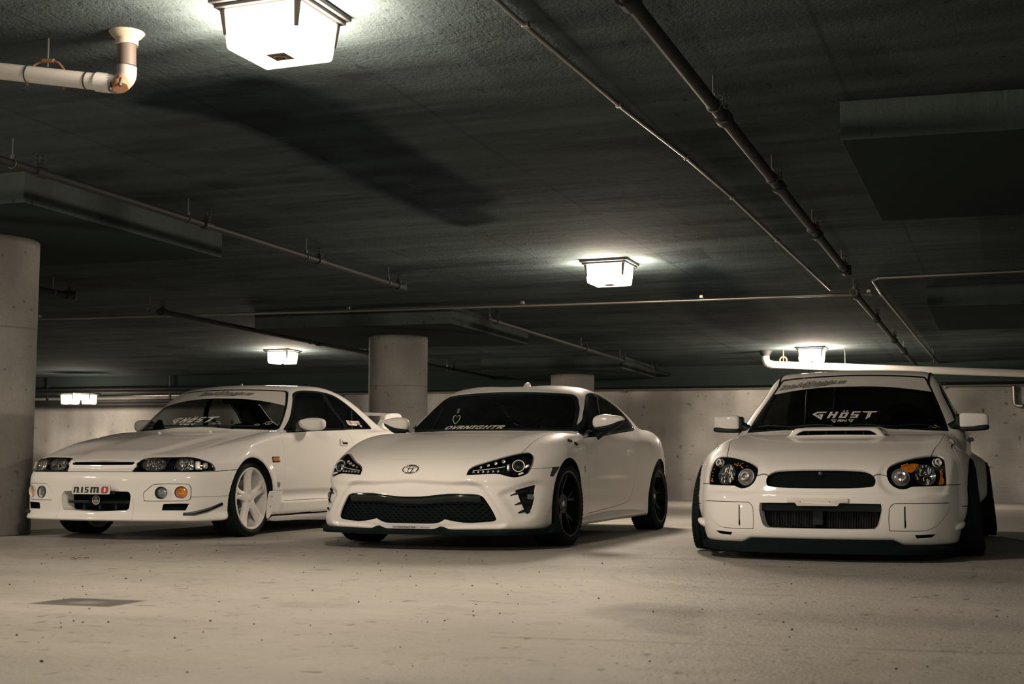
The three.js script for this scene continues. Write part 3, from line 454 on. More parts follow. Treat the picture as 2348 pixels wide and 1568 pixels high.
  const t5 = thing('pipe_rack', 'bundle of dark pipes around the farthest light at the left', 'pipe'); for (const [y, dz] of [[2.28, 0.2], [2.2, 0.35], [2.02, 0.15], [1.95, 0.1]]) part(t5, 'pipe', rod([-28, y, WALLZ(-28) + dz + 0.5], [-15, y - 0.04, WALLZ(-15) + dz + 0.5], 0.035, 10), ironDark); for (const x of [-20.5, -17.4]) part(t5, 'hanger', box(x - 0.02, x + 0.02, 1.93, CEIL(-24), WALLZ(x) + 0.6, WALLZ(x) + 0.64), ironDark);
}
function gapLine() { return ironDark; }
// grit on the floor
{ const geo = new THREE.DodecahedronGeometry(0.004, 0), N = 900, im = new THREE.InstancedMesh(geo, std([0.05, 0.055, 0.05], 0.9), N), M = new THREE.Matrix4(), q = new THREE.Quaternion(), e = new THREE.Euler(); for (let i = 0; i < N; i++) { const x = mix(-6.5, 1.2, rnd()), z = mix(-9.5, -3.2, rnd()), s = 0.35 + 1.1 * rnd() ** 3; e.set(rnd() * 3, rnd() * 3, rnd() * 3); M.compose(V3(x, 0.0015 * s, z), q.setFromEuler(e), V3(s, s * 0.6, s)); im.setMatrixAt(i, M); } im.name = 'grit'; im.castShadow = im.receiveShadow = true; im.userData = { kind: 'stuff', label: 'dark grit and small stones scattered over the concrete floor', category: 'grit' }; scene.add(im); }
{ const t = thing('dry_leaf', 'small dark curled leaf lying on the floor before the left car', 'leaf', [-5.48, 0.004, -6.73], 0.4); part(t, 'blade', warp(new THREE.PlaneGeometry(0.07, 0.03, 8, 4).rotateX(-Math.PI / 2), (x, y, z) => [x, 0.006 * Math.abs(Math.sin(x * 60)) + 8 * z * z, z * (1 - (x / 0.04) ** 2 * 0.8)]), std([0.03, 0.035, 0.028], 0.9, { side: THREE.DoubleSide })); part(t, 'stem', rod([0.05, 0.004, 0], [0.085, 0.006, 0.01], 0.002, 5), std([0.03, 0.03, 0.025], 0.9)); }
{ const t = thing('bolt', 'small metal bolt standing on the floor under the right car lip', 'bolt', [-0.74, 0, -8.55]); part(t, 'shank', lathe([[0, 0], [0.008, 0], [0.007, 0.03], [0, 0.03]], 12), zinc); part(t, 'head', lathe([[0, 0], [0.016, 0], [0.016, 0.01], [0, 0.011]], 6).translate(0, 0.028, 0), zinc); }
// ---------------------------------------------------------------- cars: shared makings
const paint = phys([0.86, 0.85, 0.83], 0.45, { specularIntensity: 0.25, clearcoat: 0.65, clearcoatRoughness: 0.045, side: THREE.DoubleSide });
const wheelWhite = phys([0.78, 0.77, 0.75], 0.4, { clearcoat: 0.8, clearcoatRoughness: 0.08 });
const gapDark = phys([0.004, 0.009, 0.009], 0.9, { specularIntensity: 0.2, side: THREE.DoubleSide });
const rubber = phys([0.006, 0.013, 0.013], 0.8, { specularIntensity: 0.35 }), plasticDark = phys([0.005, 0.012, 0.013], 0.5, { specularIntensity: 0.6 }), glossDark = phys([0.007, 0.012, 0.013], 0.12, { clearcoat: 1, clearcoatRoughness: 0.03 });
const meshDark = phys([0.005, 0.013, 0.013], 0.5, { specularIntensity: 0.5 }), trimGrey = phys([0.06, 0.065, 0.07], 0.3), cloth = std([0.02, 0.026, 0.027], 0.9), lining = std([0.025, 0.03, 0.03], 0.95, { side: THREE.DoubleSide });
const chrome = std([0.75, 0.74, 0.72], 0.08, { metalness: 1 }), satin = std([0.5, 0.5, 0.5], 0.3, { metalness: 1 }), steel = std([0.3, 0.29, 0.28], 0.42, { metalness: 0.9 });
const amber = phys([0.6, 0.2, 0.015], 0.2, { clearcoat: 1, clearcoatRoughness: 0.05 }), amberDeep = phys([0.5, 0.17, 0.02], 0.25, { clearcoat: 1 });
const vinyl = std([0.74, 0.73, 0.7], 0.6, { side: THREE.DoubleSide }), ink = std([0.012, 0.02, 0.022], 0.6, { side: THREE.DoubleSide }), redInk = std([0.42, 0.03, 0.045], 0.5, { side: THREE.DoubleSide });
const clearLens = phys([1, 1, 1], 0.02, { transmission: 1, thickness: 0, ior: 1.5 });
const tint = (v) => phys([v, v * 1.06, v * 1.04], 0.015, { transmission: 1, thickness: 0, ior: 1.5, side: THREE.DoubleSide });
const glassLight = tint(0.55), glassMid = tint(0.3), glassDark = tint(0.06), silver = std([0.72, 0.72, 0.71], 0.28, { metalness: 0.55 }), bright = phys([0.85, 0.85, 0.84], 0.22, { clearcoat: 1 });
const steps = (s) => (s < 0.12 ? 0.009 : s < 1.0 ? 0.014 : s < 2.4 ? 0.022 : 0.03);
const P3 = (p, sd = 1) => [sd * p[0], p[1], -p[2]];
// triangles of some tags as one geometry; off pushes them along their normals, flange turns their open edges inwards
function grab(m, tags, { mirror = false, both = false, off = 0, flange = 0, dir = null, push = 0, walls = false } = {}) {
  if (both) return merge([grab(m, tags, { off, flange, dir, push }), grab(m, tags, { off, flange, dir, push, mirror: true })]);
  const want = new Set(tags), map = new Map(), P = [], N = [], I = [], edges = new Map(), X = mirror ? -1 : 1;
  const put = (x, y, s, nx, ny, ns) => { P.push(X * x, y, -s); N.push(X * nx, ny, -ns); return P.length / 3 - 1; };
  const at = (i) => { let k = map.get(i); if (k === undefined) { const j = 3 * i, { pos: p, nor: n } = m; k = put(p[j] + (p[j] === 0 ? 0 : n[j] * off), p[j + 1] + n[j + 1] * off, p[j + 2] + n[j + 2] * off + push, n[j], n[j + 1], n[j + 2]); map.set(i, k); } return k; };
  for (let q = 0; q < m.tag.length; q++) if (want.has(m.tag[q])) {
    const t = [m.tri[3 * q], m.tri[3 * q + 1], m.tri[3 * q + 2]], [a, b, c] = t.map(at);
    if (!walls) mirror ? I.push(a, b, c) : I.push(a, c, b);
    if (flange) for (let e = 0; e < 3; e++) { const i = t[e], j = t[(e + 1) % 3], key = Math.min(i, j) * 4194304 + Math.max(i, j); edges.has(key) ? edges.set(key, null) : edges.set(key, [i, j]); }
  }
  for (const e of edges.values()) if (e) {
    const [i, j] = e, { pos: p, nor: n } = m; if (p[3 * i] < 1e-6 && p[3 * j] < 1e-6) continue;
    const A = [0, 1, 2].map((c) => p[3 * i + c] + n[3 * i + c] * off), B = [0, 1, 2].map((c) => p[3 * j + c] + n[3 * j + c] * off);
    const C = A.map((v, c) => v + (dir ? dir[c] : -n[3 * i + c]) * flange), D = B.map((v, c) => v + (dir ? dir[c] : -n[3 * j + c]) * flange);
    const u = B.map((v, c) => v - A[c]), w = C.map((v, c) => v - A[c]), k = [u[1] * w[2] - u[2] * w[1], u[2] * w[0] - u[0] * w[2], u[0] * w[1] - u[1] * w[0]], l = Math.hypot(...k) || 1;
    const v = [A, B, C, D].map((q) => put(...q, k[0] / l, k[1] / l, k[2] / l));
    mirror ? I.push(v[0], v[1], v[2], v[1], v[3], v[2]) : I.push(v[0], v[2], v[1], v[1], v[2], v[3]);
  }
  const g = new THREE.BufferGeometry(); g.setAttribute('position', new THREE.Float32BufferAttribute(P, 3)); g.setAttribute('normal', new THREE.Float32BufferAttribute(N, 3)); g.setAttribute('uv', new THREE.Float32BufferAttribute(new Float32Array(P.length / 3 * 2), 2)); g.setIndex(I); return g;
}
function march(f, from, d, reach = 3) {
  let t = 0, lo = 0; const v = (t) => f(Math.abs(from[0] + d[0] * t), from[1] + d[1] * t, from[2] + d[2] * t);
  for (t = 0; t < reach; t += 0.012) { if (v(t) < 0) break; lo = t; }
  let hi = t; for (let i = 0; i < 18; i++) { const mid = (lo + hi) / 2; v(mid) < 0 ? (hi = mid) : (lo = mid); }
  const p = from.map((x, i) => x + d[i] * hi), g = grad(f, Math.abs(p[0]), p[1], p[2], [0, 0, 0]), l = Math.hypot(...g) || 1;
  return { p, n: [g[0] / l * (Math.sign(p[0]) || 1), g[1] / l, g[2] / l] };
}
const frontAt = (c, a, h, s0 = -1.2) => march(c.f0, [a, h, s0], [0, 0, 1]), sideAt = (c, s, h, sd = 1) => march(c.f0, [sd * 1.2, h, s], [-sd, 0, 0]), topAt = (c, a, s) => march(c.f0, [a, 1.6, s], [0, -1, 0]);
// a matrix that stands local z along the surface normal there and y upwards
function seat(hit, out = 0, roll = 0) {
  const n = V3(hit.n[0], hit.n[1], -hit.n[2]).normalize(), up = Math.abs(n.y) > 0.95 ? V3(0, 0, -1) : V3(0, 1, 0), x = up.clone().cross(n).normalize(), y = n.clone().cross(x);
  return new THREE.Matrix4().makeBasis(x, y, n).setPosition(V3(...P3(hit.p)).addScaledVector(n, out)).multiply(new THREE.Matrix4().makeRotationZ(roll));
}
// flat shapes laid on the surface seen from the front, (a, h) -> the glass or panel there
function drape(c, geometry, at, out) {
  const g = geometry.index ? geometry.toNonIndexed() : geometry, p = g.attributes.position, n = g.attributes.normal;
  for (let i = 0; i < p.count; i++) { const q = at(p.getX(i), p.getY(i)), k = out + p.getZ(i); p.setXYZ(i, q.p[0] + q.n[0] * k, q.p[1] + q.n[1] * k, -(q.p[2] + q.n[2] * k)); n.setXYZ(i, q.n[0], q.n[1], -q.n[2]); }
  return g;
}
function tyre(R, rimR, w) {
  const t = R - rimR, prof = [[rimR - 0.004, -w / 2 + 0.012], [rimR + 0.012, -w / 2 + 0.002], [rimR + t * 0.45, -w / 2 - 0.004], [R - 0.022, -w / 2 + 0.004], [R - 0.006, -w / 2 + 0.016], [R, -w / 2 + 0.03]];
  for (const x of [-0.22, 0, 0.22]) prof.push([R + 0.001, x * w - 0.006], [R - 0.007, x * w - 0.004], [R - 0.007, x * w + 0.004], [R + 0.001, x * w + 0.006]);
  prof.push([R, w / 2 - 0.03], [R - 0.006, w / 2 - 0.016], [R - 0.022, w / 2 - 0.004], [rimR + t * 0.45, w / 2 + 0.004], [rimR + 0.012, w / 2 - 0.002], [rimR - 0.004, w / 2 - 0.012]);
  const carcass = toCreasedNormals(latheX(prof, 72), 0.6), lug = [];
  for (let i = 0; i < 60; i++) for (const sd of [-1, 1]) { const b = new THREE.BoxGeometry(w * 0.19, 0.006, R * 2 * Math.PI / 60 * 0.78); b.rotateY(sd * 0.35).translate(sd * w * 0.36, R - 0.0028, 0).rotateX(i / 60 * 2 * Math.PI); lug.push(b); }
  return merge([carcass, ...lug]);
}
// wheel looking along +x (outboard); style builds its spokes at x = face
function wheel(parent, style, R, rimR, w, pos, turn, camber, sd) {
  const g = new THREE.Group(); g.name = 'wheel'; g.position.set(sd * pos[0], pos[1], -pos[2]); g.rotation.order = 'ZYX'; g.rotation.set(0, turn + (sd < 0 ? Math.PI : 0), sd < 0 ? -camber : camber); parent.add(g);
  // outboard is +x for the left wheel; the right wheel is the same wheel turned round
  part(g, 'tyre', style.tyre, rubber);
  part(g, 'rim', style.rim, style.metal);
  for (let i = 0; i < style.count; i++) part(g, 'spoke', style.spokes[i], style.face);
  part(g, 'hub', style.hub, style.face); part(g, 'centre_cap', style.cap, style.capMat ?? style.face);
  part(g, 'brake_disc', style.disc, steel); part(g, 'brake_caliper', style.caliper, style.caliperMat ?? trimGrey);
  return g;
}
function wheelStyle(R, rimR, w, spoke, count, o = {}) {
  const x0 = -w / 2, x1 = w / 2, lip = o.lip ?? 0.02, dish = o.dish ?? 0.03, fx = x1 - (o.inset ?? 0.028);
  const rim = toCreasedNormals(latheX([[rimR + 0.008, x1 - 0.006], [rimR + 0.006, x1 + 0.001], [rimR - 0.004, x1 + 0.001], [rimR - 0.012, x1 - 0.008], [rimR - lip, x1 - 0.03], [rimR - lip - 0.004, x1 - 0.07], [rimR - 0.026, x0 + 0.03], [rimR - 0.012, x0], [rimR + 0.006, x0]], 72), 0.5);
  const bend = (g) => warp(g, (x, y, z) => [x - dish * (1 - Math.min(1, Math.hypot(y, z) / rimR) ** 2), y, z]);
  const spokes = Array.from({ length: count }, (_, i) => { const e = extrude(spoke, o.depth ?? 0.02, 0.005, 6); e.rotateY(Math.PI / 2); e.translate(fx - 0.02, 0, 0); bend(e); return toCreasedNormals(e, 0.7).rotateX(i / count * 2 * Math.PI + (o.phase ?? 0)); });
  const hubShape = polyShape(circle(o.hubR ?? 0.07, 40), Array.from({ length: 5 }, (_, i) => circle(0.0095, 14, 0.05 * Math.cos((i + 0.5) / 5 * 2 * Math.PI), 0.05 * Math.sin((i + 0.5) / 5 * 2 * Math.PI))));
  const hub = bend(extrude(hubShape, 0.03, 0.004).rotateY(Math.PI / 2).translate(fx - 0.028, 0, 0));
  const cap = latheX([[0, fx - dish + 0.016], [0.018, fx - dish + 0.015], [0.027, fx - dish + 0.01], [0.029, fx - dish - 0.004]], 32);
  const disc = merge([latheX([[0.06, -0.02], [0.15, -0.02], [0.155, -0.01], [0.155, 0.006], [0.06, 0.006], [0.06, -0.02]], 48), latheX([[0, 0.02], [0.07, 0.02], [0.075, 0.0], [0.075, -0.02]], 32)]);
  const caliper = merge([new RoundedBoxGeometry(0.06, 0.07, 0.13, 2, 0.015).translate(0.0, 0.0, 0.135)]);
  return { tyre: tyre(R, rimR, w), rim, spokes, count, hub, cap, disc, caliper, metal: o.metal ?? wheelWhite, face: o.face ?? wheelWhite, capMat: o.capMat };
}
// the cabin seen through the glass
function cabin(t, c, cfg) {
  const { dash, wheelAt, seatAt, seatW = 0.25, windows } = cfg;
  const inner = meshHalf((a, h, s) => c.f0(a, h, s) + 0.03, [0.9, 0.45, 1.36, dash - 0.25, cfg.rear], 0.04, 0.04, () => 0.05);
  const clipped = inner.tag.map((_, q) => { let a = 0, h = 0, s = 0; for (let k = 0; k < 3; k++) { const i = 3 * inner.tri[3 * q + k]; a += inner.pos[i] / 3; h += inner.pos[i + 1] / 3; s += inner.pos[i + 2] / 3; } return windows.some((w) => w(a, h, s)) ? 'open' : 'lining'; });
  inner.tag = clipped; part(t, 'cabin_lining', grab(inner, ['lining'], { both: true }), lining);
  part(t, 'dashboard', warp(new RoundedBoxGeometry(1.3, 0.16, 0.5, 4, 0.06), (x, y, z) => [x, y + cfg.dashH - 0.08 + (z < 0 ? 0 : 0) - 0.05 * x * x, z - dash - 0.25 + 0.16 * x * x * -1]), cloth);
  for (const sd of [-1, 1]) {
    const st = new THREE.Group(); st.name = 'front_seat'; st.position.set(sd * seatAt[0], 0, -seatAt[1]); t.add(st);
    part(st, 'backrest', warp(blob(seatW, 0.36, 0.09, 0.5, 0.6), (x, y, z) => [x * (1 - 0.25 * Math.max(0, y) / 0.36), y + 0.62 + cfg.seatLift, z - 0.25 * y - 0.1 + 0.4 * x * x]), cloth);
    part(st, 'headrest', blob(0.13, 0.09, 0.06, 0.6, 0.6).translate(0, 1.02 + cfg.seatLift, -0.22), cloth);
    part(st, 'cushion', blob(seatW, 0.08, 0.26, 0.5, 0.5).translate(0, 0.34 + cfg.seatLift, 0.15), cloth);
  }
  const sw = new THREE.Group(); sw.name = 'steering_wheel'; sw.position.set(wheelAt[0], wheelAt[1], -wheelAt[2]); sw.rotation.x = -0.4; t.add(sw);
  part(sw, 'wheel_rim', new THREE.TorusGeometry(0.178, 0.015, 12, 48), trimGrey);
  part(sw, 'wheel_spoke', merge([new RoundedBoxGeometry(0.34, 0.035, 0.015, 2, 0.006), new RoundedBoxGeometry(0.035, 0.17, 0.015, 2, 0.006).translate(0, -0.085, 0), blob(0.065, 0.055, 0.025, 0.5, 0.5)]), plasticDark);
  part(t, 'interior_mirror', blob(0.12, 0.032, 0.02, 0.4, 0.5).translate(...cfg.mirror), plasticDark);
}
const ghostWord = (() => { // the angular club lettering: glyphs on a 10-high grid, slanted
  const G = { G: [[[0, 6.5], [4.2, 10], [13.5, 10], [12.6, 8.1], [5.2, 8.1], [3.4, 6.4], [8.2, 2.2], [7.6, 4.6], [5.6, 4.6], [6.4, 6.2], [10.6, 6.2], [9.6, -2.4]]],
    H: [[[14.2, 0], [16.6, 0], [17.6, 4], [20.2, 4], [19.2, 0], [21.6, 0], [24, 9.4], [21.6, 10], [20.8, 6], [18.2, 6], [18.9, 9.4], [16.6, 10]]],
    O: [[[24.8, 0], [31.4, 0], [33.6, 8.2], [26.6, 8.2]], [[27.6, 2], [28.6, 6.2], [30.8, 6.2], [29.8, 2]]], dots: [[[27.6, 9.4], [29.4, 9.4], [29.8, 11.2], [28, 11.2]]], dots2: [[[30.6, 9.4], [32.4, 9.4], [32.8, 11.2], [31, 11.2]]],
    S: [[[34.8, 0], [41.6, 0], [42.8, 5.4], [37.6, 5.4], [38.2, 7.8], [43.4, 7.8], [44, 10], [36.8, 10], [35.2, 3.6], [40.2, 3.6], [39.8, 2], [35.2, 2]]],
    T: [[[45, 10], [58.6, 10], [57.4, 7.9], [53.6, 7.9], [52.6, 1.4], [48.6, -2.6], [50.4, 7.9], [46.6, 7.9]]] };
  const small = [[[18, -2.2], [24, -2.2], [23.5, -3], [19.6, -3], [21.4, -5.2], [21.4, -4], [23.2, -4], [22, -7]], [[24.4, -5.6], [25.2, -2.2], [28.4, -2.2], [27.6, -5.6], [26.8, -5.6], [27, -4.6], [25.6, -4.6], [25.3, -5.6]], [[28.2, -5.6], [29, -2.2], [29.8, -2.2], [31.6, -4.4], [32.1, -2.2], [33, -2.2], [32.2, -5.6], [31.4, -5.6], [29.7, -3.6], [29.2, -5.6]], [[33.4, -2.2], [39.4, -2.2], [38.9, -3], [35, -3], [36.2, -4.6], [36.6, -3.8], [38.6, -3.8], [36.6, -6.4]]];
  const list = [...Object.values(G), ...small.map((p) => [p])].map(([o, ...holes]) => polyShape(o, holes));
  return () => { const g = new THREE.ShapeGeometry(list); g.translate(-29, 0, 0); return g; };
})();
function canvasMap(w, h, draw) {
  const cv = document.createElement('canvas'); cv.width = w; cv.height = h; const x = cv.getContext('2d'); draw(x, w, h);
  const t = new THREE.CanvasTexture(cv); t.colorSpace = THREE.SRGBColorSpace; t.anisotropy = 4; return t;
}
const scriptMap = canvasMap(1024, 160, (x, w, h) => { // dark slanted brush script with a pale core
  x.clearRect(0, 0, w, h); x.setTransform(1, 0, -0.35, 1, 60, 0); x.lineJoin = 'round'; x.textBaseline = 'alphabetic';
  const words = [['R', 104, 0], ['ide', 80, 84], ['A', 104, 206], ['t', 90, 284], ['M', 108, 318], ['idnight', 80, 432], ['.co', 86, 728]];
  for (const pass of [0, 1]) for (const [s, px, at] of words) { x.font = `italic bold ${px}px serif`; x.lineWidth = 9; x.strokeStyle = '#1d3033'; x.fillStyle = '#b9b2a6'; if (pass) x.fillText(s, at + 10, 106); else x.strokeText(s, at + 10, 106); }
  x.lineWidth = 7; x.strokeStyle = '#16282b'; x.beginPath(); x.moveTo(330, 122); x.quadraticCurveTo(480, 142, 660, 112); x.stroke();
});
const scriptVinyl = std([1, 1, 1], 0.6, { map: scriptMap, transparent: true, side: THREE.DoubleSide });
function scriptPatch(c, x0, x1, hAt, height, parent) {
  const g = new THREE.PlaneGeometry(x1 - x0, height, 24, 3).translate((x0 + x1) / 2, 0, 0);
  return part(parent, 'banner_lettering', drape(c, g, (x, y) => frontAt(c, x, hAt(x) + y, 0.1), 0.003), scriptVinyl, 'dark slanted script lettering on the windshield banner');
}
const POSE = { classic: [-6.708, -9.317, -0.45], coupe: [-3.913, -9.093, 0.1], sedan: [-1.127, -9.017, -0.3] };
const frontFace = (a, h, s, n) => s < 0.3 && n[2] < 0.35, sideFace = (a, h, s, n) => n[0] > 0.3, shieldFace = (a, h, s, n) => s > 0.1 && s < 1.7 && n[2] < -0.12 && h > 0.72, upFace = (a, h, s, n) => n[1] > 0.12 && s < 1.2;
function bodyMesh(c) {
  const m = meshHalf(c.f, c.box, 0.0105, 0.0105, steps);
  region(m, { name: 'well', gap: 0, g: (a, h, s) => c.well(a, h, s) - 0.005, where: (a, h, s, n) => a > 0.3 && a < 0.98 });
  for (let q = 0; q < m.tag.length; q++) if (m.tag[q] === 'body') { const i = m.tri[3 * q]; if (m.nor[3 * i + 1] < -0.75 && m.pos[3 * i + 1] < 0.2 && m.pos[3 * i + 2] > -0.35) m.tag[q] = 'under'; }
  return m;
}
function finish(t, m, c, panels) { // panels every car has; each panel's edges are turned in by 12 mm
  const f = { flange: 0.012 };
  for (const n of panels) if (n === 'hood' || n === 'bumper') part(t, n === 'bumper' ? 'front_bumper' : n, grab(m, [n], { both: true, ...f }), paint); else for (const mirror of [false, true]) part(t, n, grab(m, [n], { mirror, ...f }), paint);
  part(t, 'body_shell', grab(m, ['body'], { both: true, ...f }), paint);
  part(t, 'panel_gaps', grab(m, ['seam'], { both: true, off: -0.012 }), gapDark, 'dark gaps between the panels');
  part(t, 'wheel_well', merge([grab(m, ['well'], { both: true })]), gapDark); part(t, 'underbody', grab(m, ['under'], { both: true }), gapDark);
}
// a lamp's clear cover flush with the body, its dark bowl behind
const bulkhead = (t, x, h0, h1, z) => part(t, 'bulkhead', box(-x, x, h0, h1, z - 0.01, z), gapDark);  // dark plate added behind openings to block light inside the body
// a narrow seam along lin = 0 within some panel
function seamLine(m, lin, w, only, where) { const near = (pos, T, nor) => { const c = [0, 1, 2].map((k) => (pos[3 * T[0] + k] + pos[3 * T[1] + k] + pos[3 * T[2] + k]) / 3); return where(c[0], c[1], c[2], [0, 1, 2].map((k) => nor[3 * T[0] + k])); }; splitAt(m, lin, w, only, near); splitAt(m, lin, -w, only, near); for (let q = 0; q < m.tag.length; q++) { if (!only.includes(m.tag[q])) continue; const T = [m.tri[3 * q], m.tri[3 * q + 1], m.tri[3 * q + 2]]; if (!near(m.pos, T, m.nor)) continue; const c = [0, 1, 2].map((k) => (m.pos[3 * T[0] + k] + m.pos[3 * T[1] + k] + m.pos[3 * T[2] + k]) / 3); if (Math.abs(lin(...c)) < w) m.tag[q] = 'seam'; } }
function lampUnit(t, m, tag, depth, bowl, fill) {
  for (const sd of [1, -1]) {
    const g = new THREE.Group(); g.name = 'headlight'; t.add(g);
    part(g, 'housing', merge([grab(m, [tag], { mirror: sd < 0, push: depth }), grab(m, [tag], { mirror: sd < 0, off: -0.001, flange: depth, dir: [0, 0, 1], walls: true })]), bowl);
    part(g, 'lens', grab(m, [tag], { mirror: sd < 0, off: -0.001 }), clearLens);
    fill(g, sd);
  }
}
// ---------------------------------------------------------------- the middle car: a low white sports coupe
{
  const c = coupe, m = bodyMesh(c), [px, pz, yaw] = POSE.coupe;
  const t = thing('car', 'white sports coupe with black wheels, black splitter and heart windshield sticker, parked in the middle', 'car', [px, 0, pz], -yaw * Math.PI / 180, 'three white cars parked nose out');
  const lamp = outline([[0.41, 0.519, 1], [0.415, 0.553], [0.443, 0.578], [0.495, 0.599], [0.559, 0.624], [0.627, 0.651], [0.679, 0.667], [0.722, 0.673], [0.754, 0.654], [0.772, 0.618], [0.777, 0.578], [0.769, 0.538], [0.747, 0.515], [0.712, 0.504], [0.676, 0.508], [0.639, 0.519], [0.601, 0.527], [0.546, 0.526], [0.477, 0.522]]);
  const mouth = outline([[-0.3, 0.368], [0, 0.367], [0.09, 0.369], [0.17, 0.376], [0.24, 0.384], [0.31, 0.389], [0.43, 0.388], [0.485, 0.382], [0.52, 0.366], [0.55, 0.325], [0.582, 0.27], [0.602, 0.222], [0.598, 0.206], [0.57, 0.197], [0.483, 0.19], [0.42, 0.187], [0.36, 0.193], [0.31, 0.201], [0.262, 0.213, 1], [0.235, 0.197], [0.2, 0.184], [0.15, 0.179], [0, 0.178], [-0.3, 0.178]]);
  const fog = outline([[0.715, 0.413], [0.8, 0.447, 1], [0.804, 0.43], [0.802, 0.369], [0.802, 0.312], [0.797, 0.279], [0.782, 0.249], [0.768, 0.257], [0.758, 0.282], [0.746, 0.318], [0.736, 0.341], [0.722, 0.383], [0.71, 0.4]]);
  const hood = outline([[-0.2, -0.684], [0, -0.684], [0.2, -0.681], [0.33, -0.664], [0.455, -0.622], [0.565, -0.588, 1], [0.683, -0.426, 1], [0.686, -0.329], [0.689, -0.166], [0.7, -0.026], [0.715, 0.2], [0.735, 0.5], [0.74, 0.68, 1], [0.6, 0.55], [0.45, 0.455], [0.2, 0.368], [0, 0.345], [-0.2, 0.368]]);
  const shield = outline([[-0.2, 0.848], [0, 0.849], [0.45, 0.849], [0.7, 0.849, 1], [0.704, 0.875], [0.66, 1.024], [0.632, 1.08], [0.598, 1.135], [0.56, 1.16], [0.506, 1.17], [0.25, 1.184], [0, 1.19], [-0.2, 1.186]]);
  const side = outline([[0.63, 0.796, 1], [0.66, 0.86], [0.84, 0.935], [1.005, 1.037], [1.14, 1.118], [1.27, 1.167], [1.52, 1.19], [1.76, 1.168], [1.98, 1.107], [2.14, 1.03], [2.235, 0.96], [2.22, 0.9], [2.0, 0.878], [1.81, 0.872], [1.43, 0.848], [0.92, 0.814]]);
  const rear = outline([[-0.2, 0.95], [0.4, 0.95], [0.52, 0.965], [0.55, 1.0], [0.5, 1.12], [0.42, 1.16], [-0.2, 1.17]]);
  const door = outline([[0.6, 0.79], [0.572, 0.726], [0.535, 0.58], [0.549, 0.45], [0.55, 0.3], [0.562, 0.213, 1], [1.02, 0.23], [1.5, 0.255], [1.7, 0.285], [1.79, 0.348], [1.857, 0.441], [1.93, 0.56], [1.97, 0.7], [1.985, 0.88, 1], [1.81, 0.869], [1.43, 0.846], [0.92, 0.811]]);
  const marker = outline([[-0.285, 0.568], [-0.19, 0.572], [-0.3, 0.5], [-0.335, 0.507]], false), vent = outline([[0.09, 0.772, 1], [0.3, 0.795], [0.53, 0.808, 1], [0.525, 0.735, 1], [0.25, 0.712]]);
  const tail = outline([[3.0, 0.78], [3.4, 0.74], [3.4, 0.86], [3.05, 0.86]]);
  region(m, { name: 'lamp', g: (a, h) => lamp(a, h), gap: 0.004, where: frontFace });
  region(m, { name: 'mouth', g: (a, h) => mouth(a, h), gap: 0, where: frontFace });
  region(m, { name: 'fog', g: (a, h) => fog(a, h), gap: 0, where: frontFace });
  region(m, { name: 'hood', g: (a, h, s) => hood(a, s), gap: 0.0024, where: upFace });
  region(m, { name: 'frit', g: (a, h) => shield(a, h), gap: 0.002, where: shieldFace });
  region(m, { name: 'shield', g: (a, h) => shield(a, h) + 0.022, gap: 0, only: ['frit'], where: shieldFace });
  region(m, { name: 'trim', g: (a, h, s) => side(s, h), gap: 0.002, where: sideFace });
  region(m, { name: 'side', g: (a, h, s) => side(s, h) + 0.02, gap: 0, only: ['trim'], where: sideFace });
  region(m, { name: 'marker', g: (a, h, s) => marker(s, h), gap: 0.001, where: sideFace });
  region(m, { name: 'vent', g: (a, h, s) => vent(s, h), gap: 0.0015, where: sideFace });
  region(m, { name: 'rear', g: (a, h) => rear(a, h), gap: 0.002, where: (a, h, s, n) => s > 1.9 && h > 0.85 && n[2] > 0.1 && a < 0.62 });
  region(m, { name: 'tail', g: (a, h, s) => tail(s, h), gap: 0.002, where: (a, h, s, n) => s > 2.9 && a > 0.3 });
  region(m, { name: 'bumper', g: (a, h, s) => Math.max(h - mix(0.9, 0.559 + 0.03 * (s + 0.5), sst(0.66, 0.72, a)), s + 0.12), gap: 0.002, where: (a, h, s, n) => s < 0 });
  region(m, { name: 'door', g: (a, h, s) => door(s, h), gap: 0.0022, where: sideFace });
  region(m, { name: 'fender', g: (a, h, s) => Math.max(s - 0.62, 0.2 - h, h - 0.93), gap: 0, where: (a, h, s, n) => a > 0.5 && h > 0.2 });
  finish(t, m, c, ['hood', 'bumper', 'door', 'fender']);
  part(t, 'windshield', grab(m, ['shield'], { both: true, off: -0.003 }), glassDark); part(t, 'windshield_border', grab(m, ['frit'], { both: true, off: -0.003 }), glossDark);
  part(t, 'rear_window', grab(m, ['rear'], { both: true, off: -0.003 }), glassDark);
  for (const mirror of [false, true]) {
    part(t, 'side_window', grab(m, ['side'], { mirror, off: -0.004 }), glassDark); part(t, 'window_trim', grab(m, ['trim'], { mirror, off: -0.002, flange: 0.01 }), glossDark);
    part(t, 'side_marker', grab(m, ['marker'], { mirror, off: 0.001 }), plasticDark); part(t, 'tail_lamp', grab(m, ['tail'], { mirror }), phys([0.3, 0.02, 0.02], 0.1));
    part(t, 'fender_vent', grab(m, ['vent'], { mirror, off: 0.004, flange: 0.012 }), paint);
    part(t, 'fog_bezel', merge([grab(m, ['fog'], { mirror, push: 0.04 }), grab(m, ['fog'], { mirror, off: -0.002, flange: 0.04, walls: true, dir: [0, 0, 1] })]), plasticDark);
  }
  // wide lower grille: gloss bar above, fish-scale mesh below, all set back behind the bumper skin
  const skin = (a, h, k) => { const q = frontAt(c, a, h); return [q.p[0], h, q.p[2] + k]; };
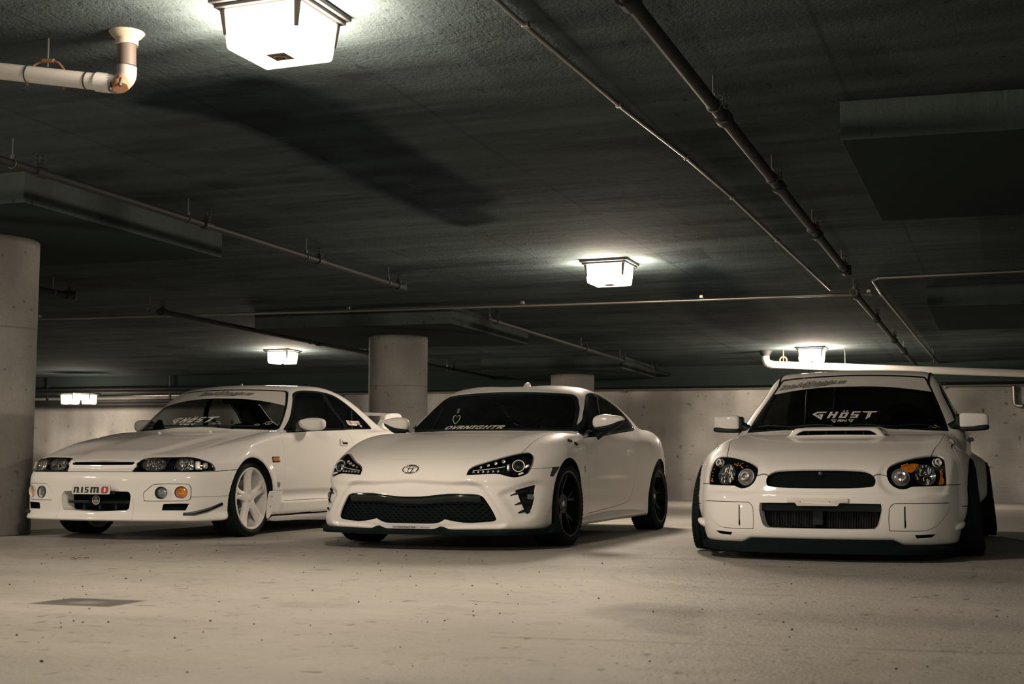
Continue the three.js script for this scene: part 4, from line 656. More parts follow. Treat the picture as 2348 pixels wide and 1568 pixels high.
  { const g = new THREE.BufferGeometry(), P = [], I = []; let k = 0; // recess walls and backing follow the opening
    const ring = mouth.points.filter((p) => p[0] > -0.001), pts = [...ring, ...ring.slice().reverse().map(([x, y]) => [-x, y])];
    for (const [x, y] of pts) { P.push(...P3(skin(x, y, 0.0)), ...P3(skin(x, y, 0.06))); }
    for (let i = 0; i < pts.length; i++) { const j = (i + 1) % pts.length; I.push(2 * i, 2 * j, 2 * i + 1, 2 * j, 2 * j + 1, 2 * i + 1); }
    g.setAttribute('position', new THREE.Float32BufferAttribute(P, 3)); g.setIndex(I); g.computeVertexNormals(); g.setAttribute('uv', new THREE.Float32BufferAttribute(new Float32Array(P.length / 3 * 2), 2));
    const backing = grab(m, ['mouth'], { both: true, push: 0.06 });
    const grille = new THREE.Group(); grille.name = 'lower_grille'; t.add(grille);
    part(grille, 'grille_backing', merge([g, backing]), gapDark);
    const bar = []; for (let i = -30; i <= 30; i++) bar.push(i / 30 * 0.5);
    const B = [], BI = []; bar.forEach((x, i) => { const top = 0.367 + 0.021 * sst(0.05, 0.3, Math.abs(x)) - 0.003; for (const [y, k] of [[top + 0.008, 0.012], [top - 0.012, 0.004], [top - 0.03, 0.012], [top - 0.058, 0.035]]) B.push(...P3(skin(x * (1 - 0.0), y, k))); if (i) for (let q = 0; q < 3; q++) { const a = 4 * (i - 1) + q; BI.push(a, a + 1, a + 4, a + 1, a + 5, a + 4); } });
    const bg = new THREE.BufferGeometry(); bg.setAttribute('position', new THREE.Float32BufferAttribute(B, 3)); bg.setIndex(BI); bg.computeVertexNormals();
    part(grille, 'grille_bar', bg, glossDark);
    const arcs = []; // scales in staggered rows
    for (let r = 0; r < 8; r++) for (let i = -13; i <= 13; i++) {
      const cx = (i + (r % 2) / 2) * 0.046, cy = 0.318 - r * 0.0185; if (mouth(Math.abs(cx), cy) > -0.006) continue;
      const pts = [-1, -0.6, -0.2, 0.2, 0.6, 1].map((u) => V3(...P3(skin(cx + u * 0.023, cy - 0.004 + 0.012 * (1 - u * u), 0.032))));
      arcs.push(new THREE.TubeGeometry(new THREE.CatmullRomCurve3(pts), 6, 0.0022, 4));
    }
    part(grille, 'grille_mesh', merge(arcs), meshDark).userData.kind = 'stuff';
  }
  bulkhead(t, 0.66, 0.15, 0.45, 0.6);
  // maker's oval emblem and the small words under the grille
  { const e = new THREE.Group(); e.name = 'emblem'; e.matrixAutoUpdate = true; e.applyMatrix4(seat(frontAt(c, -0.014, 0.553), 0.003)); t.add(e);
    const ring = (rx, ry, r, x = 0, y = 0) => warp(new THREE.TorusGeometry(1, 0.1, 8, 40), (a, b, z) => { const l = Math.hypot(a, b), u = a / l, v = b / l, d = (l - 1) * 10 * r; return [x + u * (rx + d), y + v * (ry + d), z * 10 * r]; });
    part(e, 'ring', ring(0.058, 0.039, 0.0045), chrome); part(e, 'inner_ring', ring(0.016, 0.036, 0.0033), chrome); part(e, 'inner_ring', ring(0.036, 0.0125, 0.0033, 0, 0.019), chrome); }
  const wordMap = canvasMap(512, 64, (x, w, h) => { x.clearRect(0, 0, w, h); x.fillStyle = '#1b2426'; x.font = 'italic bold 40px sans-serif'; x.fillText('INTROSPECTIVE', 8, 46); x.font = 'italic 34px sans-serif'; x.fillText('DESIGN', 372, 46); });
  part(t, 'lip_lettering', drape(c, new THREE.PlaneGeometry(0.3, 0.022, 16, 1).translate(0.01, 0.158, 0), (x, y) => frontAt(c, x, y), 0.002), std([1, 1, 1], 0.5, { map: wordMap, transparent: true, side: THREE.DoubleSide }));
  const splitM = phys([0.002, 0.007, 0.008], 0.7, { specularIntensity: 0.2 });
  // black splitter blade under the bumper, with two raised steps
  { const P = [], I = [], n = 64; for (let i = 0; i <= n; i++) { const u = (i / n * 2 - 1) * 0.93, a = Math.abs(u), lead = a < 0.84 ? frontAt(c, Math.min(a, 0.83), 0.16).p[2] : -0.47 + (a - 0.84) * 1.9, q = [[u, 0.146 + 0.02 * bump(a, 0.24, 0.06), lead - 0.012], [u * 1.0, 0.126 + 0.008 * sst(0.5, 0.9, a), lead - 0.055], [u, 0.108, lead - 0.055], [u, 0.104, lead + 0.25]]; for (const p of q) P.push(...P3(p)); if (i) for (let k = 0; k < 3; k++) { const b = 4 * (i - 1) + k; I.push(b, b + 1, b + 4, b + 1, b + 5, b + 4); } }
    const g = new THREE.BufferGeometry(); g.setAttribute('position', new THREE.Float32BufferAttribute(P, 3)); g.setIndex(I); const sp = toCreasedNormals(g, 0.6); part(t, 'front_splitter', sp, splitM);
    for (const sd of [1, -1]) part(t, 'splitter_winglet', warp(box(-0.035, 0.035, -0.035, 0.035, -0.09, 0.09, 0.01), (x, y, z) => [sd * (0.885 + x), 0.145 + y * (1 - 0.8 * sst(-0.09, 0.09, z)) - 0.02 * sst(-0.09, 0.09, z), 0.36 + z]), splitM); }
  const ledM = std([0.42, 0.42, 0.41], 0.2, { metalness: 0.75 });
  // headlights: projector in a ring, a light bar, a row of small lamps above and below it
  lampUnit(t, m, 'lamp', 0.14, glossDark, (g, sd) => {
    const put = (name, geo, mat, a, h, d) => { const q = frontAt(c, a, h), mm = part(g, name, geo, mat); mm.position.set(...P3([q.p[0], q.p[1], q.p[2] + d], sd)); mm.rotation.order = 'YXZ'; mm.rotation.set(-0.3, sd * 0.3, 0); return mm; };
    put('projector', latheZ([[0, 0.028], [0.02, 0.024], [0.032, 0.012], [0.036, 0], [0.036, -0.03]]), phys([0.01, 0.014, 0.015], 0.03, { clearcoat: 1 }), 0.697, 0.578, 0.046);
    put('projector_ring', new THREE.TorusGeometry(0.0415, 0.0035, 10, 40), silver, 0.697, 0.578, 0.042);
    put('inner_reflector', blob(0.012, 0.027, 0.012, 0.6, 0.6), ledM, 0.645, 0.565, 0.036); put('outer_reflector', blob(0.022, 0.01, 0.01, 0.5, 0.5).rotateZ(0.5), silver, 0.744, 0.572, 0.035); put('lower_reflector', blob(0.02, 0.007, 0.01, 0.5, 0.5).rotateZ(0.35), bright, 0.725, 0.523, 0.035);
    const L = (a, h) => { const q = frontAt(c, a, h); return P3([q.p[0], q.p[1], q.p[2] + 0.012], sd); };
    part(g, 'light_bar', tube([L(0.437, 0.545), L(0.5, 0.551), L(0.57, 0.56), L(0.63, 0.572)], 0.0026, 8, 5), bright);
    for (let i = 0; i < 6; i++) put('small_lamp', latheZ([[0.004, -0.012], [0.0095, 0], [0.0085, 0.001], [0.004, -0.009], [0.0035, 0.001], [0, 0.002]], 16), ledM, 0.443 + i * 0.031, 0.535 + i * 0.0012, 0.01);
    for (let i = 0; i < 4; i++) put('upper_lamp', latheZ([[0.004, -0.012], [0.0105 + 0.0015 * i, 0], [0.009 + 0.0015 * i, 0.001], [0.004, -0.01], [0.0045, 0.002], [0, 0.003]], 16), ledM, 0.48 + i * 0.042, 0.568 + i * 0.013, 0.014);
  });
  // fog lamps and the three fins that reach out of each bezel
  for (const sd of [1, -1]) {
    const at = (a, h, d) => { const q = frontAt(c, a, h); return P3([q.p[0], q.p[1], q.p[2] + d], sd); };
    const f = new THREE.Group(); f.name = 'fog_lamp'; f.position.set(...at(0.768, 0.365, 0.036)); f.rotation.y = sd * 0.75; t.add(f);
    part(f, 'shell', blob(0.024, 0.024, 0.026, 0.35, 0.35), glossDark); part(f, 'lens', blob(0.019, 0.018, 0.008, 0.5, 0.5).translate(0, 0, 0.024), phys([0.12, 0.14, 0.15], 0.05, { clearcoat: 1 }));
    for (const [a0, h0, a1, h1] of [[0.684, 0.377, 0.79, 0.408], [0.711, 0.313, 0.79, 0.333], [0.731, 0.258, 0.785, 0.27]]) { const A = at(a0, h0, -0.004), B = at((a0 + a1) / 2, (h0 + h1) / 2 + 0.006, -0.004), C = at(a1, h1, 0.002), g = tube([A, B, C], 0.0085, 8, 8); const p = g.attributes.position, u = g.attributes.uv; for (let i = 0; i < p.count; i++) { const k = Math.min(1, 0.35 + u.getX(i) * 2), cx = mix(A[0], C[0], u.getX(i)), cy = mix(A[1], C[1], u.getX(i)), cz = mix(A[2], C[2], u.getX(i)); if (k < 1) p.setXYZ(i, cx + (p.getX(i) - cx) * k, cy + (p.getY(i) - cy) * k, cz + (p.getZ(i) - cz) * k); } g.computeVertexNormals(); part(t, 'fog_fin', g, plasticDark); }
    // mirrors: white cap over a black lower half on a black foot
    const base = sideAt(c, 0.93, 0.85, sd), mg = new THREE.Group(); mg.name = 'side_mirror'; mg.position.set(sd * 0.93, 0.9, -0.86); t.add(mg);
    const form = (g) => warp(g, (x, y, z) => { const k = 1 - 0.5 * sst(-0.02, 0.14, x); return [sd * x, y * k + 0.02 * sst(0, 0.13, x) + 0.02, z * (0.7 + 0.3 * k) - 0.35 * x * 0.4]; });
    const capG = blob(0.125, 0.062, 0.05, 0.7, 0.7, 36, 28); const low = capG.clone();
    part(mg, 'cap', form(warp(capG, (x, y, z) => [x, Math.max(y, -0.028 + 0.16 * x), z])), paint); part(mg, 'lower_shell', form(warp(low, (x, y, z) => [x * 0.98, Math.min(y, -0.026 + 0.16 * x) - (y < -0.02 ? 0.016 : 0), z * 0.98])), plasticDark);
    part(mg, 'stalk', tube([[sd * -0.03, -0.045, -0.01], [sd * -0.075, -0.075, -0.015], [sd * -0.11, -0.1, -0.02]], 0.026, 10, 6), plasticDark);
    // door handle with its cup, badge, vent slots
    const hd = new THREE.Group(); hd.name = 'door_handle'; hd.applyMatrix4(seat(sideAt(c, 1.72, 0.7, sd), 0.012)); t.add(hd);
    part(hd, 'grip', blob(0.085, 0.016, 0.016, 0.5, 0.6), paint); part(hd, 'cup', blob(0.05, 0.03, 0.006, 0.8, 0.8).translate(sd * -0.02, 0, -0.012), paint);
    const bd = part(t, 'fender_badge', merge([latheZ([[0.024, 0], [0.024, 0.004], [0.019, 0.006], [0.018, 0.003], [0, 0.003]], 32), latheZ([[0.012, 0.003], [0.01, 0.007], [0, 0.008]], 24)]), satin); bd.applyMatrix4(seat(sideAt(c, 0.44, 0.553, sd), 0));
    for (const [s, h] of [[0.15, 0.762], [0.25, 0.742]]) { const v = part(t, 'vent_slot', extrude(polyShape([[-0.045, -0.008], [0.02, -0.016], [0.045, 0.002], [-0.02, 0.012]]), 0.003, 0.002), gapDark); v.applyMatrix4(seat(sideAt(c, s, h, sd), 0.003)); if (sd < 0) v.scale.x = -1; }
    part(t, 'side_skirt', (() => { const P = [], I = []; for (let i = 0; i <= 20; i++) { const s = 0.36 + i / 20 * 1.86; for (const [a, h] of [[0.838, 0.2], [0.862, 0.168], [0.858, 0.135], [0.78, 0.128]]) P.push(sd * a, h + 0.012 * i / 20, -s); if (i) for (let k = 0; k < 3; k++) { const b = 4 * (i - 1) + k; I.push(b, b + 1, b + 4, b + 1, b + 5, b + 4); } } const g = new THREE.BufferGeometry(); g.setAttribute('position', new THREE.Float32BufferAttribute(P, 3)); g.setIndex(I); g.computeVertexNormals(); return g; })(), paint);
  }
  // stickers on the glass
  const onGlass = (x, y) => frontAt(c, x, y, 0.1), upright = (k, h0) => (x, y) => frontAt(c, x - k * (y - h0), y, 0.1);
  const wordGlass = canvasMap(1024, 128, (x, w, h) => { x.clearRect(0, 0, w, h); x.setTransform(1.55, 0, -0.45, 1, 52, 0); x.font = 'bold 104px sans-serif'; x.fillStyle = '#d8d2c8'; x.strokeStyle = '#d8d2c8'; x.lineWidth = 5; x.fillText('OVRNIGHTR', 0, 104, 610); x.strokeText('OVRNIGHTR', 0, 104, 610); x.clearRect(330, 70, 190, 8); });
  part(t, 'windshield_lettering', drape(c, new THREE.PlaneGeometry(0.56, 0.048, 24, 2).translate(-0.03, 0.876, 0), onGlass, 0.003), std([1, 1, 1], 0.6, { map: wordGlass, transparent: true, side: THREE.DoubleSide }), 'pale slanted lettering along the foot of the windshield');
  { const heart = new THREE.Shape(); heart.moveTo(0, -0.042); heart.bezierCurveTo(-0.02, -0.025, -0.045, -0.005, -0.036, 0.024); heart.bezierCurveTo(-0.026, 0.045, -0.006, 0.036, 0, 0.014); heart.bezierCurveTo(0.006, 0.036, 0.026, 0.045, 0.036, 0.024); heart.bezierCurveTo(0.045, -0.005, 0.02, -0.025, 0, -0.042);
    const pts = heart.getPoints(10), inn = pts.map((p) => new THREE.Vector2(p.x * 0.83, p.y * 0.83 + 0.0005)); heart.holes.push(new THREE.Path(inn)); part(t, 'heart_sticker', drape(c, new THREE.ShapeGeometry(heart, 10).translate(-0.235, 0.945, 0), upright(0.62, 0.91), 0.003), vinyl);
    part(t, 'pass_sticker', drape(c, new THREE.PlaneGeometry(0.024, 0.04, 2, 2).translate(-0.235, 1.02, 0), upright(0.62, 0.91), 0.003), std([0.2, 0.22, 0.22], 0.6)); }
  { const q = topAt(c, 0.0, 1.5), g = warp(blob(0.018, 0.05, 0.08, 0.8, 1), (x, y, z) => [x * (1 - y * 8), y, z + y * -0.9]); const a = part(t, 'antenna_fin', g, paint); a.position.set(...P3(q.p)); }
  cabin(t, c, { dash: 0.75, dashH: 0.86, rear: 2.9, seatAt: [0.36, 1.55], seatLift: -0.1, wheelAt: [0.36, 0.82, 1.05], mirror: [0, 1.11, -1.12], windows: [(a, h, s) => s > 0.3 && s < 1.45 && h > 0.8 && shield(a, h) < 0.03, (a, h, s) => a > 0.45 && side(s, h) < 0.0, (a, h, s) => s > 1.8 && rear(a, h) < 0] });
  const R = 0.302, black = phys([0.004, 0.008, 0.009], 0.35, { specularIntensity: 0.6 });
  const yShape = polyShape([[-0.012, 0.05], [0.012, 0.05], [0.009, 0.1], [0.056, 0.224], [0.046, 0.227], [0, 0.115], [-0.046, 0.227], [-0.056, 0.224], [-0.009, 0.1]]);
  const st = wheelStyle(R, 0.232, 0.225, yShape, 5, { face: black, metal: black, dish: 0.03, inset: 0.03, lip: 0.012, depth: 0.018, capMat: satin });
  for (const sd of [1, -1]) { wheel(t, st, R, 0.232, 0.225, [0.77, R, 0.03], -0.05, 0.03, sd); wheel(t, st, R, 0.232, 0.225, [0.775, R, 2.6], 0, 0.035, sd); }
}
// ---------------------------------------------------------------- the right car: a lowered white sedan with a hood scoop
{
  const c = sedan, m = bodyMesh(c), [px, pz, yaw] = POSE.sedan;
  const t = thing('car', 'lowered white sedan with hood scoop, fender flares and bare plate bracket, parked on the right', 'car', [px, 0, pz], -yaw * Math.PI / 180, 'three white cars parked nose out');
  const lamp = outline([[0.398, 0.531], [0.4, 0.555], [0.414, 0.577], [0.454, 0.599], [0.523, 0.621], [0.586, 0.635], [0.643, 0.641], [0.686, 0.64], [0.712, 0.627], [0.722, 0.604], [0.729, 0.562], [0.734, 0.512], [0.734, 0.462, 1], [0.671, 0.46], [0.54, 0.457, 1], [0.514, 0.446], [0.486, 0.441], [0.451, 0.45], [0.422, 0.471], [0.406, 0.498]]);
  const grilleO = outline([[-0.3, 0.559], [0, 0.559], [0.13, 0.558], [0.25, 0.552], [0.298, 0.538], [0.325, 0.515], [0.332, 0.48], [0.322, 0.458], [0.3, 0.451], [0.2, 0.443], [0, 0.441], [-0.3, 0.441]]);
  const low = outline([[-0.3, 0.353], [0, 0.353], [0.345, 0.351, 0], [0.366, 0.345], [0.37, 0.32], [0.368, 0.29], [0.352, 0.225], [0.335, 0.204], [0.3, 0.197], [0, 0.195], [-0.3, 0.195]]);
  const cover = outline([[0.411, 0.312], [0.418, 0.332], [0.434, 0.348], [0.46, 0.353], [0.6, 0.354], [0.752, 0.355, 1], [0.758, 0.348, 1], [0.751, 0.316], [0.732, 0.283], [0.691, 0.234], [0.659, 0.208], [0.612, 0.191], [0.525, 0.188], [0.411, 0.189, 1], [0.408, 0.245]]);
  const slot = outline([[0.496, 0.335], [0.506, 0.336], [0.506, 0.203], [0.496, 0.204]], false), slit = outline([[0.552, 0.164, 1], [0.673, 0.169, 1], [0.664, 0.155], [0.648, 0.146], [0.566, 0.139, 1]]);
  const hood = outline([[-0.2, -0.712], [0, -0.712], [0.2, -0.71], [0.32, -0.715, 1], [0.362, -0.69, 1], [0.4, -0.688, 1], [0.46, -0.6], [0.56, -0.49], [0.641, -0.422, 1], [0.661, -0.254], [0.686, -0.063], [0.7, 0.3], [0.715, 0.66, 1], [0.6, 0.6], [0.374, 0.545], [0.2, 0.51], [0, 0.49], [-0.2, 0.51]]);
  const shield = outline([[-0.2, 0.84], [0, 0.84], [0.374, 0.837], [0.712, 0.822, 1], [0.676, 0.931], [0.61, 1.091], [0.554, 1.215], [0.535, 1.244], [0.515, 1.252], [0.334, 1.264], [0, 1.272], [-0.2, 1.268]]);
  const banner = curve([[0, 1.172], [0.2, 1.169], [0.4, 1.152], [0.6, 1.122], [0.75, 1.09]]);
  const side = outline([[0.86, 0.872, 1], [1.04, 0.99], [1.26, 1.15], [1.38, 1.225], [1.45, 1.258], [1.9, 1.258], [2.2, 1.215], [2.45, 1.08], [2.62, 0.95], [2.6, 0.918, 1], [1.6, 0.89]]);
  const rear = outline([[-0.2, 0.97], [0.4, 0.97], [0.53, 0.985], [0.48, 1.16], [0.4, 1.2], [-0.2, 1.22]]);
  const door = outline([[0.66, 0.84], [0.6, 0.7], [0.58, 0.5], [0.6, 0.2, 1], [1.55, 0.2], [1.6, 0.5], [1.6, 0.885, 1]]), door2 = outline([[1.62, 0.885, 1], [1.62, 0.5], [1.58, 0.2, 1], [2.1, 0.22], [2.2, 0.45], [2.42, 0.68], [2.5, 0.915, 1]]);
  const scoop = outline([[-0.3, 0.789], [0, 0.789], [0.262, 0.787, 0], [0.268, 0.795], [0.25, 0.808], [0.228, 0.818], [0.2, 0.822], [0, 0.823], [-0.3, 0.823]]);
  region(m, { name: 'lamp', g: (a, h) => lamp(a, h), gap: 0.004, where: frontFace });
  region(m, { name: 'scoop', g: (a, h) => scoop(a, h), gap: 0, where: (a, h, s, n) => s > 0 && s < 0.3 && n[2] < -0.25 && h > 0.77 });
  region(m, { name: 'grille', g: (a, h) => grilleO(a, h), gap: 0, where: frontFace });
  region(m, { name: 'low', g: (a, h) => low(a, h), gap: 0, where: frontFace });
  region(m, { name: 'slit', g: (a, h) => slit(a, h), gap: 0, where: frontFace });
  region(m, { name: 'slot', g: (a, h) => slot(a, h), gap: 0, where: frontFace });
  region(m, { name: 'cover', g: (a, h) => cover(a, h), gap: 0.0022, where: frontFace });
  region(m, { name: 'hood', g: (a, h, s) => hood(a, s), gap: 0.003, where: upFace });
  region(m, { name: 'frit', g: (a, h) => shield(a, h), gap: 0.002, where: shieldFace });
  region(m, { name: 'shield', g: (a, h) => shield(a, h) + 0.014, gap: 0, only: ['frit'], where: shieldFace });
  region(m, { name: 'banner', g: (a, h) => banner(a) - h, gap: 0, only: ['shield'], where: shieldFace });
  region(m, { name: 'trim', g: (a, h, s) => side(s, h), gap: 0.002, where: sideFace });
  region(m, { name: 'side', g: (a, h, s) => Math.max(side(s, h) + 0.02, 0.025 - Math.abs(s - 1.64)), gap: 0, only: ['trim'], where: sideFace });
  region(m, { name: 'rear', g: (a, h) => rear(a, h), gap: 0.002, where: (a, h, s, n) => s > 2.1 && h > 0.9 && n[2] > 0.1 && a < 0.6 });
  region(m, { name: 'flare', g: (a, h, s) => Math.max(Math.hypot(s, h - 0.295) - 0.425, 0.33 - h), gap: 0.0028, where: (a, h, s, n) => a > 0.6 && h > 0.3 && n[0] > -0.2 });
  region(m, { name: 'flare', g: (a, h, s) => Math.max(Math.hypot(s - 2.525, h - 0.295) - 0.45, 0.2 - h), gap: 0.0028, where: (a, h, s, n) => a > 0.6 && s > 1.9 && n[0] > -0.2 });
  region(m, { name: 'bumper', g: (a, h, s) => Math.max(h - mix(0.9, 0.464, sst(0.66, 0.72, a)), s + 0.12), gap: 0.0025, where: (a, h, s, n) => s < 0 });
  region(m, { name: 'door', g: (a, h, s) => Math.min(door(s, h), door2(s, h)), gap: 0.0025, where: sideFace });
  region(m, { name: 'fender', g: (a, h, s) => Math.max(s - 0.66, 0.2 - h, h - 0.9), gap: 0, where: (a, h, s, n) => a > 0.5 && h > 0.2 });
  finish(t, m, c, ['hood', 'bumper', 'door', 'fender', 'flare']);
  part(t, 'windshield', grab(m, ['shield'], { both: true, off: -0.003 }), glassDark); part(t, 'windshield_seal', grab(m, ['frit'], { both: true, off: -0.001 }), glossDark);
  part(t, 'windshield_banner', grab(m, ['banner'], { both: true, off: -0.002 }), vinyl, 'pale banner strip across the top of the windshield');
  part(t, 'rear_window', grab(m, ['rear'], { both: true, off: -0.003 }), glassDark);
  for (const mirror of [false, true]) {
    part(t, 'side_window', grab(m, ['side'], { mirror, off: -0.004 }), glassMid); part(t, 'window_trim', grab(m, ['trim'], { mirror, off: -0.002, flange: 0.01 }), glossDark);
    part(t, 'fog_cover', grab(m, ['cover'], { mirror, off: 0.001, flange: 0.02 }), paint);
    part(t, 'cover_slot', merge([grab(m, ['slot'], { mirror, off: -0.03 }), grab(m, ['slot'], { mirror, off: -0.001, flange: 0.03, walls: true })]), gapDark); part(t, 'bumper_slit', merge([grab(m, ['slit'], { mirror, off: -0.03 }), grab(m, ['slit'], { mirror, off: -0.001, flange: 0.03, walls: true })]), gapDark);
  }
  const skin = (a, h, k) => { const q = frontAt(c, a, h); return [q.p[0], h, q.p[2] + k]; };
  const recess = (o, depth) => { const ring = o.points.filter((p) => p[0] > -0.001), pts = [...ring, ...ring.slice().reverse().map(([x, y]) => [-x, y])], P = [], I = []; pts.forEach(([x, y], i) => { const j = (i + 1) % pts.length; P.push(...P3(skin(x, y, 0)), ...P3(skin(x * 0.96, y, depth))); I.push(2 * i, 2 * j, 2 * i + 1, 2 * j, 2 * j + 1, 2 * i + 1); }); const g = new THREE.BufferGeometry(); g.setAttribute('position', new THREE.Float32BufferAttribute(P, 3)); g.setIndex(I); g.computeVertexNormals(); return g; };
  { const g = new THREE.Group(); g.name = 'upper_grille'; t.add(g);
    part(g, 'grille_edge', recess(grilleO, 0.05), glossDark); part(g, 'grille_backing', grab(m, ['grille'], { both: true, push: 0.05 }), gapDark);
    const wires = []; for (let i = -45; i <= 45; i++) for (const sg of [-1, 1]) { const pts = []; for (let k = 0; k <= 8; k++) { const h = 0.437 + k * 0.0156, x = i * 0.0125 + sg * (k - 4) * 0.0156 * 0.9; pts.push(grilleO(Math.abs(x), h) < -0.003 ? V3(...P3(skin(x, h, 0.022))) : null); } let run = []; for (const p of [...pts, null]) { if (p) run.push(p); else { if (run.length > 1) wires.push(new THREE.TubeGeometry(new THREE.CatmullRomCurve3(run), run.length - 1, 0.0011, 3)); run = []; } } }
    part(g, 'grille_mesh', merge(wires), meshDark).userData.kind = 'stuff';
    const b = part(g, 'badge_stub', latheZ([[0.012, 0], [0.011, 0.006], [0, 0.007]], 20), trimGrey); b.position.set(...P3(skin(0.0, 0.532, 0.012))); }
  { const g = new THREE.Group(); g.name = 'lower_opening'; t.add(g);
    part(g, 'opening_wall', recess(low, 0.09), paint); part(g, 'opening_backing', grab(m, ['low'], { both: true, push: 0.15 }), gapDark);
    part(g, 'bumper_beam', warp(new RoundedBoxGeometry(0.74, 0.055, 0.03, 2, 0.008), (x, y, z) => [x, y + 0.326, z + 0.735 - 0.12 * x * x]), plasticDark);
    const fin = new THREE.BoxGeometry(0.003, 0.1, 0.01), finM = std([0.008, 0.013, 0.013], 0.6); for (let i = -34; i <= 34; i++) if (Math.abs(i) > 3) part(g, 'radiator_fin', fin, finM).position.set(i * 0.0098, 0.25, 0.7 - 0.1 * (i * 0.0098) ** 2); part(g, 'beam_bracket', box(-0.05, 0.012, 0.215, 0.3, 0.71, 0.725, 0.003), plasticDark); }
  { const g = new THREE.Group(); g.name = 'scoop_intake'; t.add(g);
    part(g, 'scoop_backing', grab(m, ['scoop'], { both: true, off: -0.06 }), gapDark); part(g, 'scoop_edge', grab(m, ['scoop'], { both: true, off: -0.0005, flange: 0.03, dir: [0, 0, 1] }).clone().setIndex(null) ? recessScoop() : null, paint);
    function recessScoop() { const ring = scoop.points.filter((p) => p[0] > -0.001), pts = [...ring, ...ring.slice().reverse().map(([x, y]) => [-x, y])], P = [], I = []; const sk = (x, y, k) => { const q = frontAt(c, x, y, -0.1); return P3([x, y, q.p[2] + k]); }; pts.forEach(([x, y], i) => { const j = (i + 1) % pts.length; P.push(...sk(x, y, 0), ...sk(x, y, 0.05)); I.push(2 * i, 2 * j, 2 * i + 1, 2 * j, 2 * j + 1, 2 * i + 1); }); const g = new THREE.BufferGeometry(); g.setAttribute('position', new THREE.Float32BufferAttribute(P, 3)); g.setIndex(I); g.computeVertexNormals(); return g; }
    for (const x of [-0.19, -0.07, 0.06, 0.18]) part(g, 'scoop_vane', box(x - 0.003, x + 0.003, 0.787, 0.823, -0.22, -0.165), plasticDark); }
  { const s = polyShape([[-0.183, 0.381], [0.183, 0.381], [0.183, 0.358], [0.135, 0.356], [0.12, 0.337], [-0.12, 0.337], [-0.135, 0.356], [-0.183, 0.358]], [circle(0.005, 14, -0.1, 0.36), circle(0.005, 14, 0.076, 0.36)]);
    const e = extrude(s, 0.006, 0.002); warp(e, (x, y, z) => [x - 0.01, y, z + 0.815 - 0.25 * x * x - 0.1 * (y - 0.36)]); part(t, 'plate_bracket', toCreasedNormals(e, 0.5), phys([0.72, 0.7, 0.67], 0.5)); }
  bulkhead(t, 0.36, 0.42, 0.565, 0.61); bulkhead(t, 0.45, 0.15, 0.4, 0.6);
  // black lip under the bumper
  { const P = [], I = [], n = 64; for (let i = 0; i <= n; i++) { const u = (i / n * 2 - 1) * 0.86, a = Math.abs(u), lead = (a < 0.8 ? frontAt(c, a, 0.16).p[2] : frontAt(c, 0.8, 0.16).p[2] + (a - 0.8) * 3.2) - 0.01, dn = 0.018 * sst(0.62, 0.86, a), up = 0.03 * sst(0.47, 0.43, a), q = [[u, 0.105 + up, lead + 0.03], [u, 0.098 + up * 0.6, lead + 0.012], [u, 0.086 + dn * 0.3, lead - 0.03], [u, 0.074 + dn * 0.5, lead - 0.05], [u, 0.05 + dn, lead - 0.052], [u, 0.044 + dn, lead + 0.2]]; for (const p of q) P.push(...P3(p)); if (i) for (let k = 0; k < 5; k++) { const b = 6 * (i - 1) + k; I.push(b, b + 1, b + 6, b + 1, b + 7, b + 6); } }
    const g = new THREE.BufferGeometry(); g.setAttribute('position', new THREE.Float32BufferAttribute(P, 3)); g.setIndex(I); part(t, 'front_lip', toCreasedNormals(g, 0.7), phys([0.002, 0.007, 0.008], 0.7, { specularIntensity: 0.2 })); }
  lampUnit(t, m, 'lamp', 0.16, glossDark, (g, sd) => {
    const at = (a, h, d) => { const q = frontAt(c, a, h); return P3([q.p[0], q.p[1], q.p[2] + d], sd); };
    const put = (name, geo, mat, a, h, d, ry = 0.3) => { const mm = part(g, name, geo, mat); mm.position.set(...at(a, h, d)); mm.rotation.order = 'YXZ'; mm.rotation.set(-0.3, sd * ry, 0); return mm; };
    const facet = (r, n, k) => { const L = []; for (let i = 0; i < n; i++) for (let j = 1; j <= k; j++) { const b = new THREE.BoxGeometry(r * 0.9 * j / k * 2 * Math.PI / n * 0.8, r / k * 0.75, 0.006); b.rotateX(0.5 * (i % 3 - 1) + 0.3).rotateY(0.4 * ((i * 7 + j * 3) % 5 - 2) / 2).translate(0, r * (j - 0.4) / k, -0.03 + 0.03 * (j / k) ** 2).rotateZ(i / n * 2 * Math.PI + j * 0.3); L.push(b); } return merge(L); };
    const grey = phys([0.2, 0.2, 0.205], 0.25, { clearcoat: 1, clearcoatRoughness: 0.04 });
    put('inner_lamp', merge([latheZ([[0, 0.016], [0.02, 0.0135], [0.038, 0.006], [0.048, -0.006]], 40), latheZ([[0.047, 0], [0.053, 0.004], [0.056, -0.002], [0.056, -0.03]], 40)]), grey, 0.474, 0.509, 0.034, 0.25);
    put('inner_bulb', facet(0.03, 9, 2).translate(0, 0, 0.024), silver, 0.474, 0.509, 0.034, 0.25);
    put('main_bowl', latheZ([[0.014, -0.04], [0.03, -0.032], [0.05, -0.016], [0.066, 0.004], [0.068, 0.004]], 40), phys([0.1, 0.115, 0.12], 0.15, { metalness: 0.6, clearcoat: 1 }), 0.612, 0.522, 0.06, 0.5);
